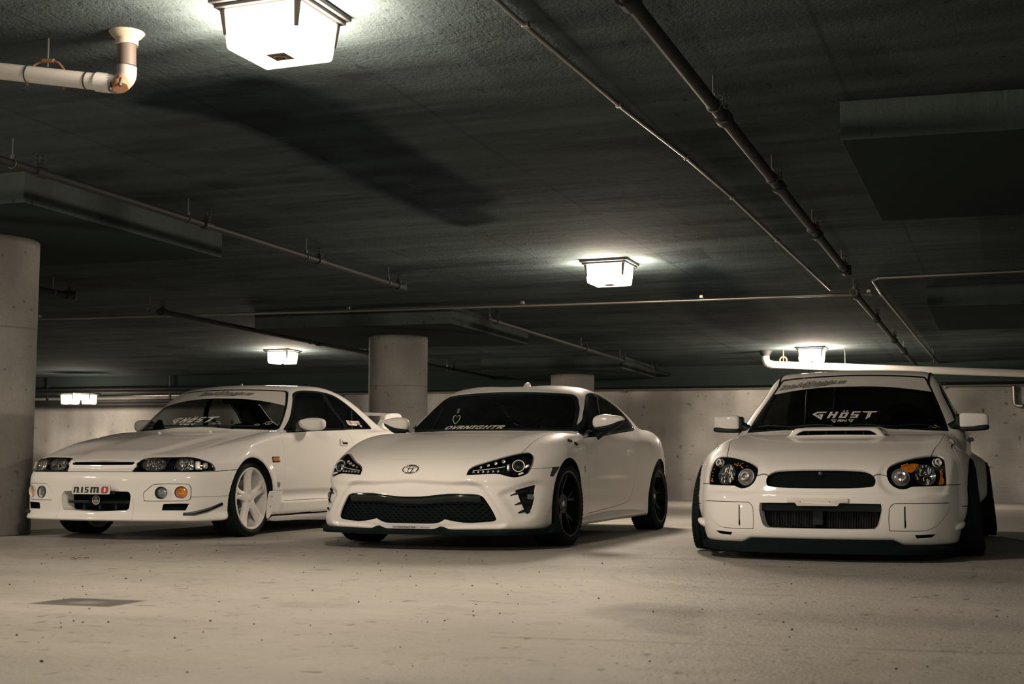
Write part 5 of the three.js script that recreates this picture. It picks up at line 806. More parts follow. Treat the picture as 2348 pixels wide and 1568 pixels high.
    put('main_reflector', (() => { const L = []; for (let i = 0; i < 46; i++) { const x = (rnd() - 0.5) * 0.115, y = (rnd() - 0.5) * 0.115; if (Math.hypot(x, y) > 0.06) continue; const b = new THREE.BoxGeometry(0.003 + 0.004 * rnd(), 0.008 + 0.016 * rnd(), 0.004); b.rotateX(rnd() - 0.2).rotateY(rnd() - 0.5).translate(x, y, -0.022 + 6 * (x * x + y * y)); L.push(b); } return merge(L); })(), bright, 0.612, 0.522, 0.056, 0.5).userData.kind = 'stuff'; put('main_bulb', merge([latheZ([[0, 0.02], [0.012, 0.015], [0.014, -0.02]], 20)]), chrome, 0.612, 0.522, 0.06, 0.5);
    put('side_lamp', merge([facet(0.024, 8, 2).translate(0, 0, 0.02), latheZ([[0.026, -0.01], [0.028, 0], [0.026, 0.004]], 24)]), bright, 0.676, 0.597, 0.034, 0.7);
    const am = (pts, name) => { const q = outline(pts), sh = polyShape(q.points), e = drape(c, new THREE.ShapeGeometry(sh), (x, y) => frontAt(c, x, y), -0.014); if (sd < 0) { e.scale(-1, 1, 1); } part(g, name, e, amber); const L = []; for (let i = 0; i < 26; i++) { const bx = q.box, x = mix(bx[0], bx[1], rnd()), y = mix(bx[2], bx[3], rnd()); if (q(x, y) < -0.004) L.push(new THREE.OctahedronGeometry(0.005).rotateX(rnd() * 3).translate(...at(x, y, 0.016))); } part(g, 'amber_facets', merge(L), phys([0.9, 0.42, 0.06], 0.08, { clearcoat: 1 })).userData.kind = 'stuff'; };
    const dbl = amber; dbl.side = THREE.DoubleSide;
    am([[0.47, 0.578], [0.53, 0.605], [0.578, 0.6], [0.565, 0.575], [0.535, 0.548]], 'turn_signal'); am([[0.703, 0.56], [0.718, 0.55], [0.724, 0.475], [0.7, 0.47], [0.708, 0.52]], 'side_reflector');
  });
  for (const sd of [1, -1]) {
    const mg = new THREE.Group(); mg.name = 'side_mirror'; mg.position.set(sd * 0.878, 0.893, -0.8); t.add(mg);
    part(mg, 'housing', warp(blob(0.099, 0.052, 0.055, 0.35, 0.4, 40, 28), (x, y, z) => [sd * x, y * (1 - 0.12 * x / 0.1) + 0.006, z - 0.25 * Math.max(0, x) * 0.6]), paint);
    part(mg, 'lower_shell', warp(blob(0.101, 0.02, 0.052, 0.4, 0.45), (x, y, z) => [sd * x, y - 0.05 + 0.07 * x * (x > 0 ? 1 : 0.2), z]), plasticDark);
    part(mg, 'foot', tube([[sd * -0.09, -0.01, 0], [sd * -0.125, -0.025, 0.0], [sd * -0.165, -0.05, 0.01]], 0.034, 10, 6), plasticDark); part(mg, 'inner_cheek', blob(0.02, 0.052, 0.045, 0.5, 0.5).translate(sd * -0.105, 0, -0.005), plasticDark);
    for (const [s, h] of [[1.45, 0.77], [2.33, 0.79]]) { const hd = part(t, 'door_handle', merge([blob(0.085, 0.014, 0.015, 0.5, 0.6).translate(0, 0, 0.014), blob(0.075, 0.024, 0.005, 0.7, 0.7)]), paint); hd.applyMatrix4(seat(sideAt(c, s, h, sd), 0.002)); }
    part(t, 'roof_molding', (() => { const pts = []; for (let i = 0; i <= 14; i++) { const s = 1.22 + i * 0.085, a = 0.555 + 0.01 * bump(s, 1.8, 0.6), q = topAt(c, a, s); pts.push(P3([q.p[0], q.p[1] + 0.002, q.p[2]], sd)); } return tube(pts, 0.008, 6, 2); })(), gapDark);
    const cn = part(t, 'bumper_canard', warp(blob(0.045, 0.03, 0.075, 0.9, 0.9), (x, y, z) => [sd * (x + 0.25 * y), y + 0.35 * x, z]), paint); cn.position.set(sd * 0.788, 0.205, 0.43);
    for (const h of [0.38, 0.5, 0.585]) { const q = sideAt(c, -0.335 + (h > 0.45 ? 0.05 : 0) + (h > 0.55 ? 0.08 : 0), h, sd), b = part(t, 'flare_bolt', latheZ([[0.007, 0], [0.006, 0.003], [0.003, 0.004], [0.003, 0.001], [0, 0.001]], 12), satin); b.applyMatrix4(seat(q, 0)); }
    part(t, 'side_skirt', (() => { const P = [], I = []; for (let i = 0; i <= 20; i++) { const s = 0.34 + i / 20 * 1.86; for (const [a, h] of [[0.81, 0.18], [0.845, 0.15], [0.85, 0.1], [0.78, 0.09]]) P.push(sd * a, h, -s); if (i) for (let k = 0; k < 3; k++) { const b = 4 * (i - 1) + k; I.push(b, b + 1, b + 4, b + 1, b + 5, b + 4); } } const g = new THREE.BufferGeometry(); g.setAttribute('position', new THREE.Float32BufferAttribute(P, 3)); g.setIndex(I); g.computeVertexNormals(); return g; })(), paint);
  }
  const onGlass = (x, y) => frontAt(c, x, y, 0.1), overHood = (x, y) => frontAt(c, x, y, 0.45);
  part(t, 'windshield_lettering', drape(c, ghostWord().scale(0.00785, 0.0051, 1).translate(-0.004, 0.917, 0), overHood, 0.003), vinyl, 'pale angular club lettering low on the windshield');
  scriptPatch(c, -0.565, 0.04, (x) => 1.205 - 0.11 * x * x + 0.012 * (x + 0.28), 0.075, t);
  for (const sd of [1, -1]) { const x0 = sd > 0 ? 0.05 : -0.62, P = []; for (let i = 0; i <= 10; i++) { const x = x0 + i * 0.056, q = onGlass(x, 0.853 + 0.006 * Math.sin(i)); P.push([q.p[0] + q.n[0] * 0.012, q.p[1] + q.n[1] * 0.012, -(q.p[2] + q.n[2] * 0.012)]); } part(t, 'wiper', tube(P, 0.006, 6, 2), plasticDark); }
  { const crest = canvasMap(128, 64, (x) => { x.clearRect(0, 0, 128, 64); x.strokeStyle = '#cfc9bf'; x.lineWidth = 5; x.beginPath(); x.ellipse(64, 36, 24, 18, 0, 0, 7); x.stroke(); x.beginPath(); x.moveTo(6, 48); x.lineTo(36, 34); x.moveTo(122, 48); x.lineTo(92, 34); x.moveTo(40, 18); x.lineTo(64, 6); x.lineTo(88, 18); x.stroke(); }); part(t, 'glass_sticker', drape(c, new THREE.PlaneGeometry(0.085, 0.028, 4, 2).translate(0.615, 0.853, 0), onGlass, 0.003), std([1, 1, 1], 0.6, { map: crest, transparent: true, side: THREE.DoubleSide })); }
  cabin(t, c, { dash: 0.8, dashH: 0.86, rear: 3.1, seatAt: [0.36, 1.6], seatLift: -0.08, wheelAt: [0.37, 0.865, 1.12], mirror: [0, 1.13, -1.2], windows: [(a, h, s) => s > 0.3 && s < 1.5 && h > 0.8 && shield(a, h) < 0.03, (a, h, s) => a > 0.45 && side(s, h) < 0.0, (a, h, s) => s > 2 && rear(a, h) < 0] });
  part(t, 'hanging_card', box(-0.035, 0.035, 1.0, 1.06, -1.17, -1.165), std([0.12, 0.2, 0.2], 0.6)); part(t, 'hanging_charm', merge([new THREE.TorusGeometry(0.02, 0.005, 8, 24).scale(1, 1.3, 1).translate(0, 0.965, -1.167), rod([0, 1.12, -1.18], [0, 1.06, -1.168], 0.0015, 5)]), trimGrey);
  const spoke = polyShape([[-0.022, 0.05], [0.022, 0.05], [0.016, 0.13], [0.026, 0.205], [-0.026, 0.205], [-0.016, 0.13]]), st = wheelStyle(0.298, 0.222, 0.215, spoke, 5, { face: steel, metal: chrome, dish: 0.05, inset: 0.07, lip: 0.03, capMat: satin });
  for (const sd of [1, -1]) { wheel(t, st, 0.298, 0.222, 0.215, [0.808, 0.3, 0], 0.02, 0.085, sd); wheel(t, st, 0.298, 0.222, 0.215, [0.862, 0.3, 2.525], 0, 0.09, sd); }
}
// ---------------------------------------------------------------- the left car: an older white coupe with white five-spoke wheels
{
  const c = classic, m = bodyMesh(c), [px, pz, yaw] = POSE.classic;
  const t = thing('car', 'older white coupe with white five-spoke wheels, front plate and rear wing, parked at left', 'car', [px, 0, pz], -yaw * Math.PI / 180, 'three white cars parked nose out');
  const lamp = outline([[0.305, 0.533, 1], [0.318, 0.57], [0.33, 0.61], [0.35, 0.637], [0.402, 0.646], [0.554, 0.649], [0.653, 0.65], [0.725, 0.643], [0.793, 0.623], [0.835, 0.6], [0.852, 0.57], [0.858, 0.543, 1], [0.837, 0.539], [0.663, 0.534], [0.456, 0.532]]);
  const slitO = outline([[-0.2, 0.609], [0.28, 0.609, 1], [0.295, 0.6], [0.28, 0.584, 1], [-0.2, 0.584]]);
  const mouth = outline([[-0.2, 0.377], [0.25, 0.379], [0.3, 0.377], [0.32, 0.36], [0.325, 0.328], [0.318, 0.27], [0.31, 0.245], [0.29, 0.236], [0.25, 0.233], [-0.2, 0.233]]);
  const pod = outline([[0.431, 0.337], [0.429, 0.371, 1], [0.498, 0.431, 1], [0.553, 0.437], [0.727, 0.437], [0.756, 0.426], [0.766, 0.396], [0.766, 0.333], [0.754, 0.315], [0.7, 0.308], [0.456, 0.307], [0.44, 0.315]]);
  const holeA = outline(circle(0.047, 20, 0.562, 0.371)), holeB = outline(circle(0.046, 20, 0.703, 0.375).map(([x, y]) => [0.703 + (x - 0.703) * 0.95, y]));
  const duct = outline([[0.576, 0.236, 1], [0.584, 0.278], [0.6, 0.286], [0.745, 0.288], [0.752, 0.275], [0.737, 0.235, 1]]);
  const hood = outline([[-0.2, -0.795], [0, -0.795], [0.27, -0.785], [0.305, -0.77, 1], [0.345, -0.735, 1], [0.41, -0.69], [0.554, -0.651], [0.653, -0.619, 1], [0.641, -0.52], [0.63, -0.3], [0.635, 0.0], [0.655, 0.35], [0.69, 0.62, 1], [0.6, 0.55], [0.363, 0.465], [0, 0.425], [-0.2, 0.43]]);
  const shield = outline([[-0.2, 0.905], [0, 0.904], [0.363, 0.897], [0.64, 0.889, 0], [0.7, 0.888, 0], [0.719, 0.91], [0.69, 1.02], [0.643, 1.137], [0.59, 1.222], [0.56, 1.25], [0.523, 1.26], [0.309, 1.27], [0, 1.274], [-0.2, 1.272]]);
  const banner = curve([[0, 1.184], [0.2, 1.178], [0.4, 1.161], [0.645, 1.112], [0.8, 1.07]]);
  const glassArea = outline([[0.645, 0.868, 1], [0.81, 0.991], [0.985, 1.15], [1.09, 1.232], [1.25, 1.266], [1.6, 1.272], [1.86, 1.243], [2.09, 1.158], [2.25, 1.073], [2.42, 0.955], [2.35, 0.936, 1], [1.73, 0.916], [1.1, 0.89]]);
  const rear = outline([[-0.2, 1.0], [0.4, 1.0], [0.54, 1.01], [0.5, 1.18], [0.42, 1.22], [-0.2, 1.23]]);
  const door = outline([[0.6, 0.862, 1], [0.495, 0.85], [0.505, 0.783], [0.512, 0.68], [0.492, 0.584], [0.476, 0.374], [0.485, 0.28, 1], [1.78, 0.283, 1], [1.9, 0.55], [1.85, 0.75], [1.765, 0.876], [1.73, 0.914, 1], [1.1, 0.888]]);
  const signal = outline([[0.278, 0.652], [0.417, 0.653], [0.414, 0.607], [0.284, 0.605]], false);
  region(m, { name: 'lamp', g: (a, h) => lamp(a, h), gap: 0.003, where: frontFace });
  region(m, { name: 'slitO', g: (a, h) => slitO(a, h), gap: 0, where: frontFace });
  region(m, { name: 'mouth', g: (a, h) => mouth(a, h), gap: 0, where: frontFace });
  region(m, { name: 'holeA', g: (a, h) => holeA(a, h), gap: 0, where: frontFace });
  region(m, { name: 'holeB', g: (a, h) => holeB(a, h), gap: 0, where: frontFace });
  region(m, { name: 'pod', g: (a, h) => pod(a, h), gap: 0.002, where: frontFace });
  region(m, { name: 'duct', g: (a, h) => duct(a, h), gap: 0, where: frontFace });
  region(m, { name: 'hood', g: (a, h, s) => hood(a, s), gap: 0.002, where: upFace });
  region(m, { name: 'frit', g: (a, h) => shield(a, h), gap: 0.002, where: shieldFace });
  region(m, { name: 'shield', g: (a, h) => shield(a, h) + 0.012, gap: 0, only: ['frit'], where: shieldFace });
  region(m, { name: 'banner', g: (a, h) => banner(a) - h, gap: 0, only: ['shield'], where: shieldFace });
  region(m, { name: 'trim', g: (a, h, s) => glassArea(s, h), gap: 0.002, where: sideFace });
  const pillar = (s, h) => s - (1.61 + (1.26 - h) * 0.16 + 0.1 * bump(h, 0.9, 0.25));
  region(m, { name: 'side', g: (a, h, s) => Math.max(glassArea(s, h) + 0.018, pillar(s, h) + 0.012), gap: 0, only: ['trim'], where: sideFace });
  region(m, { name: 'quarter', g: (a, h, s) => Math.max(glassArea(s, h) + 0.012, 0.06 - pillar(s, h)), gap: 0, only: ['trim'], where: sideFace });
  region(m, { name: 'rear', g: (a, h) => rear(a, h), gap: 0.002, where: (a, h, s, n) => s > 2 && h > 0.9 && n[2] > 0.1 && a < 0.6 });
  region(m, { name: 'signal', g: (a, h, s) => signal(s, h), gap: 0.001, where: sideFace });
  region(m, { name: 'bumper', g: (a, h, s) => Math.max(h - 0.532 - 0.014 * sst(-0.6, -0.3, s), s + 0.12), gap: 0.0028, where: (a, h, s, n) => s < 0 });
  region(m, { name: 'door', g: (a, h, s) => door(s, h), gap: 0.0022, where: sideFace });
  region(m, { name: 'fender', g: (a, h, s) => Math.max(s - 0.6, 0.37 - h, h - 0.93), gap: 0.0015, where: (a, h, s, n) => a > 0.3 && h > 0.36 });
  seamLine(m, (a, h) => a - 0.352 + 0.1 * (h - 0.23), 0.0014, ['bumper'], (a, h, s, n) => frontFace(a, h, s, n) && h < 0.328);
  seamLine(m, (a, h) => h - 0.336 - 0.04 * (a - 0.77), 0.0014, ['bumper'], (a, h, s, n) => s < 0 && a > 0.768);
  finish(t, m, c, ['hood', 'bumper', 'door', 'fender']);
  part(t, 'windshield', grab(m, ['shield'], { both: true, off: -0.003 }), glassLight); part(t, 'windshield_seal', grab(m, ['frit'], { both: true, off: -0.001 }), glossDark);
  part(t, 'windshield_banner', grab(m, ['banner'], { both: true, off: -0.002 }), vinyl, 'pale banner strip across the top of the windshield');
  part(t, 'rear_window', grab(m, ['rear'], { both: true, off: -0.003 }), glassMid);
  for (const mirror of [false, true]) {
    part(t, 'side_window', grab(m, ['side'], { mirror, off: -0.004 }), mirror ? glassLight : glassDark); part(t, 'quarter_window', grab(m, ['quarter'], { mirror, off: -0.004 }), mirror ? glassLight : glassDark);
    part(t, 'window_trim', grab(m, ['trim'], { mirror, off: 0.001, flange: 0.01 }), glossDark);
    part(t, 'side_signal', grab(m, ['signal'], { mirror, off: -0.003 }), glossDark);
    part(t, 'fog_panel', grab(m, ['pod'], { mirror, off: -0.004, flange: 0.03 }), paint);
    part(t, 'brake_duct', merge([grab(m, ['duct'], { mirror, off: -0.05 }), grab(m, ['duct'], { mirror, off: -0.001, flange: 0.05, walls: true })]), gapDark);
  }
  const skin = (a, h, k) => { const q = frontAt(c, a, h); return [q.p[0], h, q.p[2] + k]; };
  const recess = (o, depth, k = 0.94) => { const ring = o.points.filter((p) => p[0] > -0.001), pts = [...ring, ...ring.slice().reverse().map(([x, y]) => [-x, y])], P = [], I = []; pts.forEach(([x, y], i) => { const j = (i + 1) % pts.length; P.push(...P3(skin(x, y, 0)), ...P3(skin(x * k, y, depth))); I.push(2 * i, 2 * j, 2 * i + 1, 2 * j, 2 * j + 1, 2 * i + 1); }); const g = new THREE.BufferGeometry(); g.setAttribute('position', new THREE.Float32BufferAttribute(P, 3)); g.setIndex(I); g.computeVertexNormals(); return g; };
  part(t, 'hood_slit', merge([recess(slitO, 0.05, 0.98), grab(m, ['slitO'], { both: true, off: -0.05 })].map((g) => (g.attributes.uv ? g : (g.setAttribute('uv', new THREE.Float32BufferAttribute(new Float32Array(g.attributes.position.count * 2), 2)), g)))), gapDark);
  { const g = new THREE.Group(); g.name = 'lower_opening'; t.add(g);
    part(g, 'opening_wall', recess(mouth, 0.11, 0.9), paint); part(g, 'opening_backing', grab(m, ['mouth'], { both: true, push: 0.14 }), gapDark);
    part(g, 'cross_bar', warp(new RoundedBoxGeometry(0.58, 0.022, 0.03, 2, 0.006), (x, y, z) => [x, y + 0.297, z + 0.83 - 0.1 * x * x]), plasticDark);
    for (const x of [-0.17, -0.02, 0.13]) part(g, 'grille_rib', box(x, x + 0.02, 0.238, 0.288, 0.79, 0.81, 0.004), plasticDark);
    const disc = new THREE.Group(); disc.name = 'round_badge'; disc.position.set(-0.012, 0.311, 0.853); t.add(disc);
    part(disc, 'badge_disc', latheZ([[0, 0], [0.036, 0], [0.036, -0.008]], 40), gapDark);
    part(disc, 'badge_ring', merge([latheZ([[0.036, 0], [0.036, 0.003], [0.031, 0.003], [0.031, 0]], 40)]), vinyl);
    part(disc, 'badge_emblem', merge([box(-0.023, 0.023, -0.011, -0.005, 0, 0.003), box(-0.004, 0.004, -0.01, 0.024, 0, 0.003), box(-0.02, -0.011, -0.005, 0.004, 0, 0.003), box(0.011, 0.02, -0.005, 0.004, 0, 0.003), rod([-0.003, 0.022, 0.0015], [-0.02, 0.01, 0.0015], 0.0022), rod([0.003, 0.022, 0.0015], [0.02, 0.01, 0.0015], 0.0022), new THREE.TorusGeometry(0.012, 0.002, 6, 20, Math.PI).rotateZ(Math.PI).translate(0, -0.012, 0.0015)]), vinyl); }
  bulkhead(t, 0.6, 0.2, 0.4, 0.7); bulkhead(t, 0.5, 0.56, 0.63, 0.66);
  { // plate with its lettering
    const g = new THREE.Group(); g.name = 'front_plate'; g.position.set(-0.006, 0.391, 0.925); g.rotation.x = -0.03; t.add(g);
    part(g, 'plate_board', extrude(polyShape([[-0.17, -0.032], [0.17, -0.032], [0.178, -0.024], [0.178, 0.024], [0.17, 0.032], [-0.17, 0.032], [-0.178, 0.024], [-0.178, -0.024]]), 0.004, 0.0015), phys([0.76, 0.74, 0.71], 0.3));
    part(g, 'plate_rim', extrude(polyShape([[-0.172, -0.034], [0.172, -0.034], [0.18, -0.026], [0.18, 0.026], [0.172, 0.034], [-0.172, 0.034], [-0.18, 0.026], [-0.18, -0.026]]), 0.003).translate(0, 0, -0.003), plasticDark);
    const o = (x, w, pts) => polyShape(pts.map(([a, b]) => [x + a * w, (b - 0.5) * 0.046]));
    const L = [o(-0.164, 0.062, [[0, 0], [0.3, 0], [0.36, 0.72], [0.56, 0.72], [0.5, 0], [1, 0], [1, 0.12], [0.84, 0.12], [0.9, 0.8], [0.76, 1], [0.06, 1], [0.06, 0.88], [0.12, 0.88]]), o(-0.092, 0.022, [[0, 0], [0.86, 0], [1, 1], [0.14, 1]]), o(-0.057, 0.038, [[0, 0], [0.8, 0], [0.98, 0.15], [1, 0.5], [0.8, 0.62], [0.42, 0.62], [0.42, 0.8], [1, 0.8], [1, 1], [0.2, 1], [0.06, 0.86], [0.04, 0.5], [0.2, 0.4], [0.6, 0.4], [0.58, 0.2], [0, 0.2]]), o(-0.004, 0.088, [[0, 0], [0.2, 0], [0.25, 0.75], [0.37, 0.75], [0.32, 0], [0.53, 0], [0.58, 0.75], [0.7, 0.75], [0.65, 0], [1, 0], [1, 0.12], [0.9, 0.12], [0.94, 0.85], [0.84, 1], [0.04, 1]])];
    part(g, 'plate_lettering', new THREE.ShapeGeometry(L).translate(0, 0, 0.0062), ink, 'dark heavy letters of the plate');
    const rr = polyShape([[0.106, -0.027], [0.151, -0.027], [0.163, -0.016], [0.166, 0.016], [0.157, 0.027], [0.112, 0.027], [0.1, 0.016], [0.098, -0.016]], [[[0.124, -0.016], [0.121, -0.01], [0.123, 0.012], [0.128, 0.017], [0.139, 0.017], [0.143, 0.011], [0.141, -0.011], [0.136, -0.016]]]);
    part(g, 'plate_letter', new THREE.ShapeGeometry(rr).translate(0, 0, 0.0062), redInk, 'red last letter of the plate');
  }
  part(t, 'plate_bracket', box(-0.02, 0.2, 0.358, 0.384, 0.895, 0.915, 0.003), plasticDark);
  // seams of the add-on lip at each corner
  lampUnit(t, m, 'lamp', 0.15, glossDark, (g, sd) => {
    const at = (a, h, d) => { const q = frontAt(c, a, h); return P3([q.p[0], q.p[1], q.p[2] + d], sd); };
    const put = (name, geo, mat, a, h, d, ry = 0.2) => { const mm = part(g, name, geo, mat); mm.position.set(...at(a, h, d)); mm.rotation.order = 'YXZ'; mm.rotation.set(-0.25, sd * ry, 0); return mm; };
    const bowl = (w, h2, d) => warp(new THREE.SphereGeometry(1, 32, 16, 0, Math.PI * 2, Math.PI / 2, Math.PI / 2).rotateX(Math.PI / 2), (x, y, z) => [Math.sign(x) * Math.abs(x) ** 0.8 * w, Math.sign(y) * Math.abs(y) ** 0.8 * h2, z * d]);
    const mir = phys([0.12, 0.125, 0.125], 0.2, { metalness: 0.5, clearcoat: 1, side: THREE.DoubleSide }), shard = (n, w, h2) => { const L = []; for (let i = 0; i < n; i++) { const b = new THREE.BoxGeometry(0.002 + rnd() * 0.006, 0.003 + rnd() * 0.009, 0.003); b.rotateX(rnd() - 0.5).rotateY(rnd() - 0.5).translate((rnd() - 0.5) * w * 1.7, (rnd() - 0.5) * h2 * 1.7, -0.03 + 0.02 * rnd()); L.push(b); } return merge(L); };
    put('inner_bowl', bowl(0.1, 0.05, 0.05), mir, 0.455, 0.586, 0.036); put('inner_reflector', shard(26, 0.085, 0.04), silver, 0.46, 0.586, 0.04); put('inner_bulb', latheZ([[0, 0.015], [0.012, 0.012], [0.016, -0.02]], 20), chrome, 0.5, 0.588, 0.05);
    put('outer_bowl', bowl(0.075, 0.052, 0.05), mir, 0.685, 0.586, 0.036, 0.35); put('outer_reflector', shard(60, 0.065, 0.045), silver, 0.685, 0.586, 0.04, 0.35);
    put('divider', new RoundedBoxGeometry(0.006, 0.1, 0.02, 2, 0.002).rotateZ(-0.3), glossDark, 0.566, 0.59, 0.02);
    const pos = phys([0.55, 0.5, 0.4], 0.3, { clearcoat: 1 }); put('position_lamp', warp(blob(0.02, 0.033, 0.012, 0.4, 0.4), (x, y, z) => [sd * x, y, z]), pos, 0.776, 0.579, 0.012, 0.6); put('corner_lamp', warp(blob(0.02, 0.024, 0.012, 0.6, 0.5), (x, y, z) => [sd * x, y, z]), phys([0.3, 0.27, 0.2], 0.3, { clearcoat: 1 }), 0.812, 0.576, 0.014, 0.7);
  });
  for (const sd of [1, -1]) {
    const at = (a, h, d) => { const q = frontAt(c, a, h); return P3([q.p[0], q.p[1], q.p[2] + d], sd); };
    for (const [name, a, h, r, lensM, ry] of [['fog_lamp', 0.562, 0.371, 0.045, phys([0.34, 0.38, 0.4], 0.12, { clearcoat: 1, metalness: 0.5 }), 0.25], ['turn_signal', 0.703, 0.375, 0.043, amber, 0.4]]) {
      const f = new THREE.Group(); f.name = name; f.position.set(...at(a, h, 0.02)); f.rotation.y = sd * ry; t.add(f);
      part(f, 'lens', latheZ([[0, 0.012], [r * 0.5, 0.0095], [r * 0.85, 0.004], [r * 0.97, -0.002], [r * 0.97, -0.02]], 40), lensM);
      part(f, 'cup', latheZ([[r * 1.04, 0.026], [r * 1.0, -0.01], [r, -0.03]], 40), name === 'fog_lamp' ? trimGrey : paint);
      if (name === 'fog_lamp') part(f, 'reflector', merge([box(-0.024, 0.024, -0.018, -0.012, 0.008, 0.013, 0.002), box(-0.02, 0.018, 0.002, 0.014, 0.007, 0.01, 0.001), box(-0.012, 0.016, 0.019, 0.026, 0.005, 0.009, 0.001)]), satin); else part(f, 'reflector', merge([box(-0.022, 0.018, -0.013, -0.009, 0.008, 0.0125, 0.001), box(0.0, 0.014, 0.016, 0.02, 0.005, 0.01, 0.001)]), phys([1, 0.55, 0.12], 0.1));
    }
    const sig = part(t, 'signal_lens', merge([blob(0.052, 0.016, 0.006, 0.3, 0.3)]), amber); sig.applyMatrix4(seat(sideAt(c, 0.352, 0.629, sd), 0.001));
    // canard: a thin dark blade that climbs round the corner
    { const pts = [[0.722, 0.216], [0.78, 0.222], [0.835, 0.244], [0.885, 0.288]], P = [], I = []; pts.forEach(([a, h], i) => { const u = i / 3, [x, y, z] = at(Math.min(a, 0.885), h, 0.004), w = 0.05 * (1 - 0.75 * u) * (i ? 1 : 0.35); const n = frontAt(c, Math.min(a, 0.885), h).n; const ox = x + sd * Math.max(0.3, n[0]) * w, oz = z - n[2] * w; for (const k of [0.006, -0.006]) P.push(x, y + k, z, ox, y + k - 0.012, oz); if (i) { const b = 4 * (i - 1); I.push(b, b + 1, b + 4, b + 1, b + 5, b + 4, b + 2, b + 6, b + 3, b + 3, b + 6, b + 7, b + 1, b + 3, b + 5, b + 3, b + 7, b + 5); } }); const g = new THREE.BufferGeometry(); g.setAttribute('position', new THREE.Float32BufferAttribute(P, 3)); g.setIndex(I); part(t, 'canard', toCreasedNormals(g, 0.5), glossDark); }
    // mirror on its triangular foot
    const mg = new THREE.Group(); mg.name = 'side_mirror'; mg.position.set(sd * 0.885, 0.945, -0.95); t.add(mg);
    part(mg, 'housing', warp(blob(0.115, 0.056, 0.06, 0.62, 0.55, 40, 28), (x, y, z) => [sd * x, y * (1 - 0.18 * sst(0, -0.11, x)), z - 0.18 * x]), paint);
    part(mg, 'foot', (() => { const e = extrude(polyShape([[-0.11, -0.045], [0, -0.05], [-0.05, -0.025], [-0.1, -0.012], [-0.165, 0.05], [-0.2, -0.03]]), 0.05, 0.006).translate(0, 0, -0.02); if (sd < 0) e.scale(-1, 1, 1); return e; })(), paint);
    const hd = new THREE.Group(); hd.name = 'door_handle'; hd.applyMatrix4(seat(sideAt(c, 1.64, 0.795, sd), 0.003)); t.add(hd);
    part(hd, 'surround', extrude(polyShape(outline([[-0.07, -0.028], [0.07, -0.028], [0.075, 0], [0.07, 0.03], [-0.07, 0.03], [-0.075, 0]]).points), 0.003, 0.003), paint); part(hd, 'pull', new RoundedBoxGeometry(0.12, 0.018, 0.01, 2, 0.004).translate(0, 0.006, 0.008), paint); part(hd, 'recess', new RoundedBoxGeometry(0.1, 0.016, 0.004, 1, 0.001).translate(0, -0.012, 0.006), gapDark);
    const bd = part(t, 'fender_badge', extrude(polyShape([[-0.016, 0.02], [0.016, 0.02], [0.016, -0.004], [0, -0.022], [-0.016, -0.004]]), 0.003, 0.002), steel); bd.applyMatrix4(seat(sideAt(c, 0.376, 0.418, sd), 0.001));
    // mud guard plate behind the front wheel
    const mf = new THREE.Group(); mf.name = 'guard_plate'; mf.applyMatrix4(seat(sideAt(c, 0.285, 0.3, sd), 0.004)); t.add(mf);
    part(mf, 'plate', (() => { const e = extrude(polyShape(outline([[-0.07, 0.055], [-0.01, 0.06], [0.022, 0.045], [0.03, -0.02], [0.012, -0.1], [-0.02, -0.15], [-0.06, -0.152], [-0.075, -0.05]].map(([x, y]) => [sd < 0 ? x : -x, y]).map(([x, y]) => [-x * (sd < 0 ? -1 : 1) * (sd < 0 ? 1 : 1), y])).points), 0.004, 0.003); return e; })(), paint);
    for (const y of [0.02, -0.06]) part(mf, 'rivet', latheZ([[0.006, 0], [0.005, 0.009], [0, 0.01]], 12).translate(sd < 0 ? 0.03 : -0.03, y, 0), gapDark);
  }
  // rear wing: blade on two curved feet
  part(t, 'rear_wing', (() => { const L = [], prof = (x) => { const lift = 0.02 * (1 - (x / 0.63) ** 2); return [[3.02, 1.085 + lift], [3.04, 1.112 + lift], [3.12, 1.122 + lift], [3.24, 1.118 + lift], [3.3, 1.105 + lift], [3.24, 1.098 + lift], [3.1, 1.088 + lift]]; }; const P = [], I = [], n = 32; for (let i = 0; i <= n; i++) { const x = (i / n * 2 - 1) * 0.63, q = prof(x); for (const [s, h] of q) P.push(x, h, -s); if (i) for (let k = 0; k < 7; k++) { const a = 7 * (i - 1) + k, b = 7 * (i - 1) + (k + 1) % 7; I.push(a, b, a + 7, b, b + 7, a + 7); } } const g = new THREE.BufferGeometry(); g.setAttribute('position', new THREE.Float32BufferAttribute(P, 3)); g.setIndex(I); L.push(toCreasedNormals(g, 0.9));
    for (const sd of [1, -1]) { const e = extrude(polyShape(outline([[-3.3, 1.112], [-3.02, 1.1], [-2.93, 1.04], [-2.86, 0.96], [-3.4, 0.95], [-3.36, 1.03]]).points), 0.05, 0.012); e.rotateY(Math.PI / 2).scale(1, 1, -1); const p = e.attributes.position; for (let i = 0; i < p.count; i++) p.setXYZ(i, sd * (0.575 + p.getX(i) + 0.3 * Math.max(0, 1.08 - p.getY(i))), p.getY(i), -Math.abs(p.getZ(i))); e.computeVertexNormals(); L.push(e); } return merge(L.map((g) => { if (!g.attributes.uv) g.setAttribute('uv', new THREE.Float32BufferAttribute(new Float32Array(g.attributes.position.count * 2), 2)); return g; })); })(), paint);
  const onGlass = (x, y) => frontAt(c, x, y, 0.2);
  part(t, 'windshield_lettering', drape(c, ghostWord().applyMatrix4(new THREE.Matrix4().set(0.0082, 0.0022, 0, 0, 0.0002, 0.0046, 0, 0, 0, 0, 1, 0, 0, 0, 0, 1)).translate(-0.085, 0.955, 0), onGlass, 0.003), vinyl, 'pale angular club lettering low on the windshield');
  scriptPatch(c, -0.26, 0.385, (x) => 1.224 - 0.06 * x * x, 0.07, t);
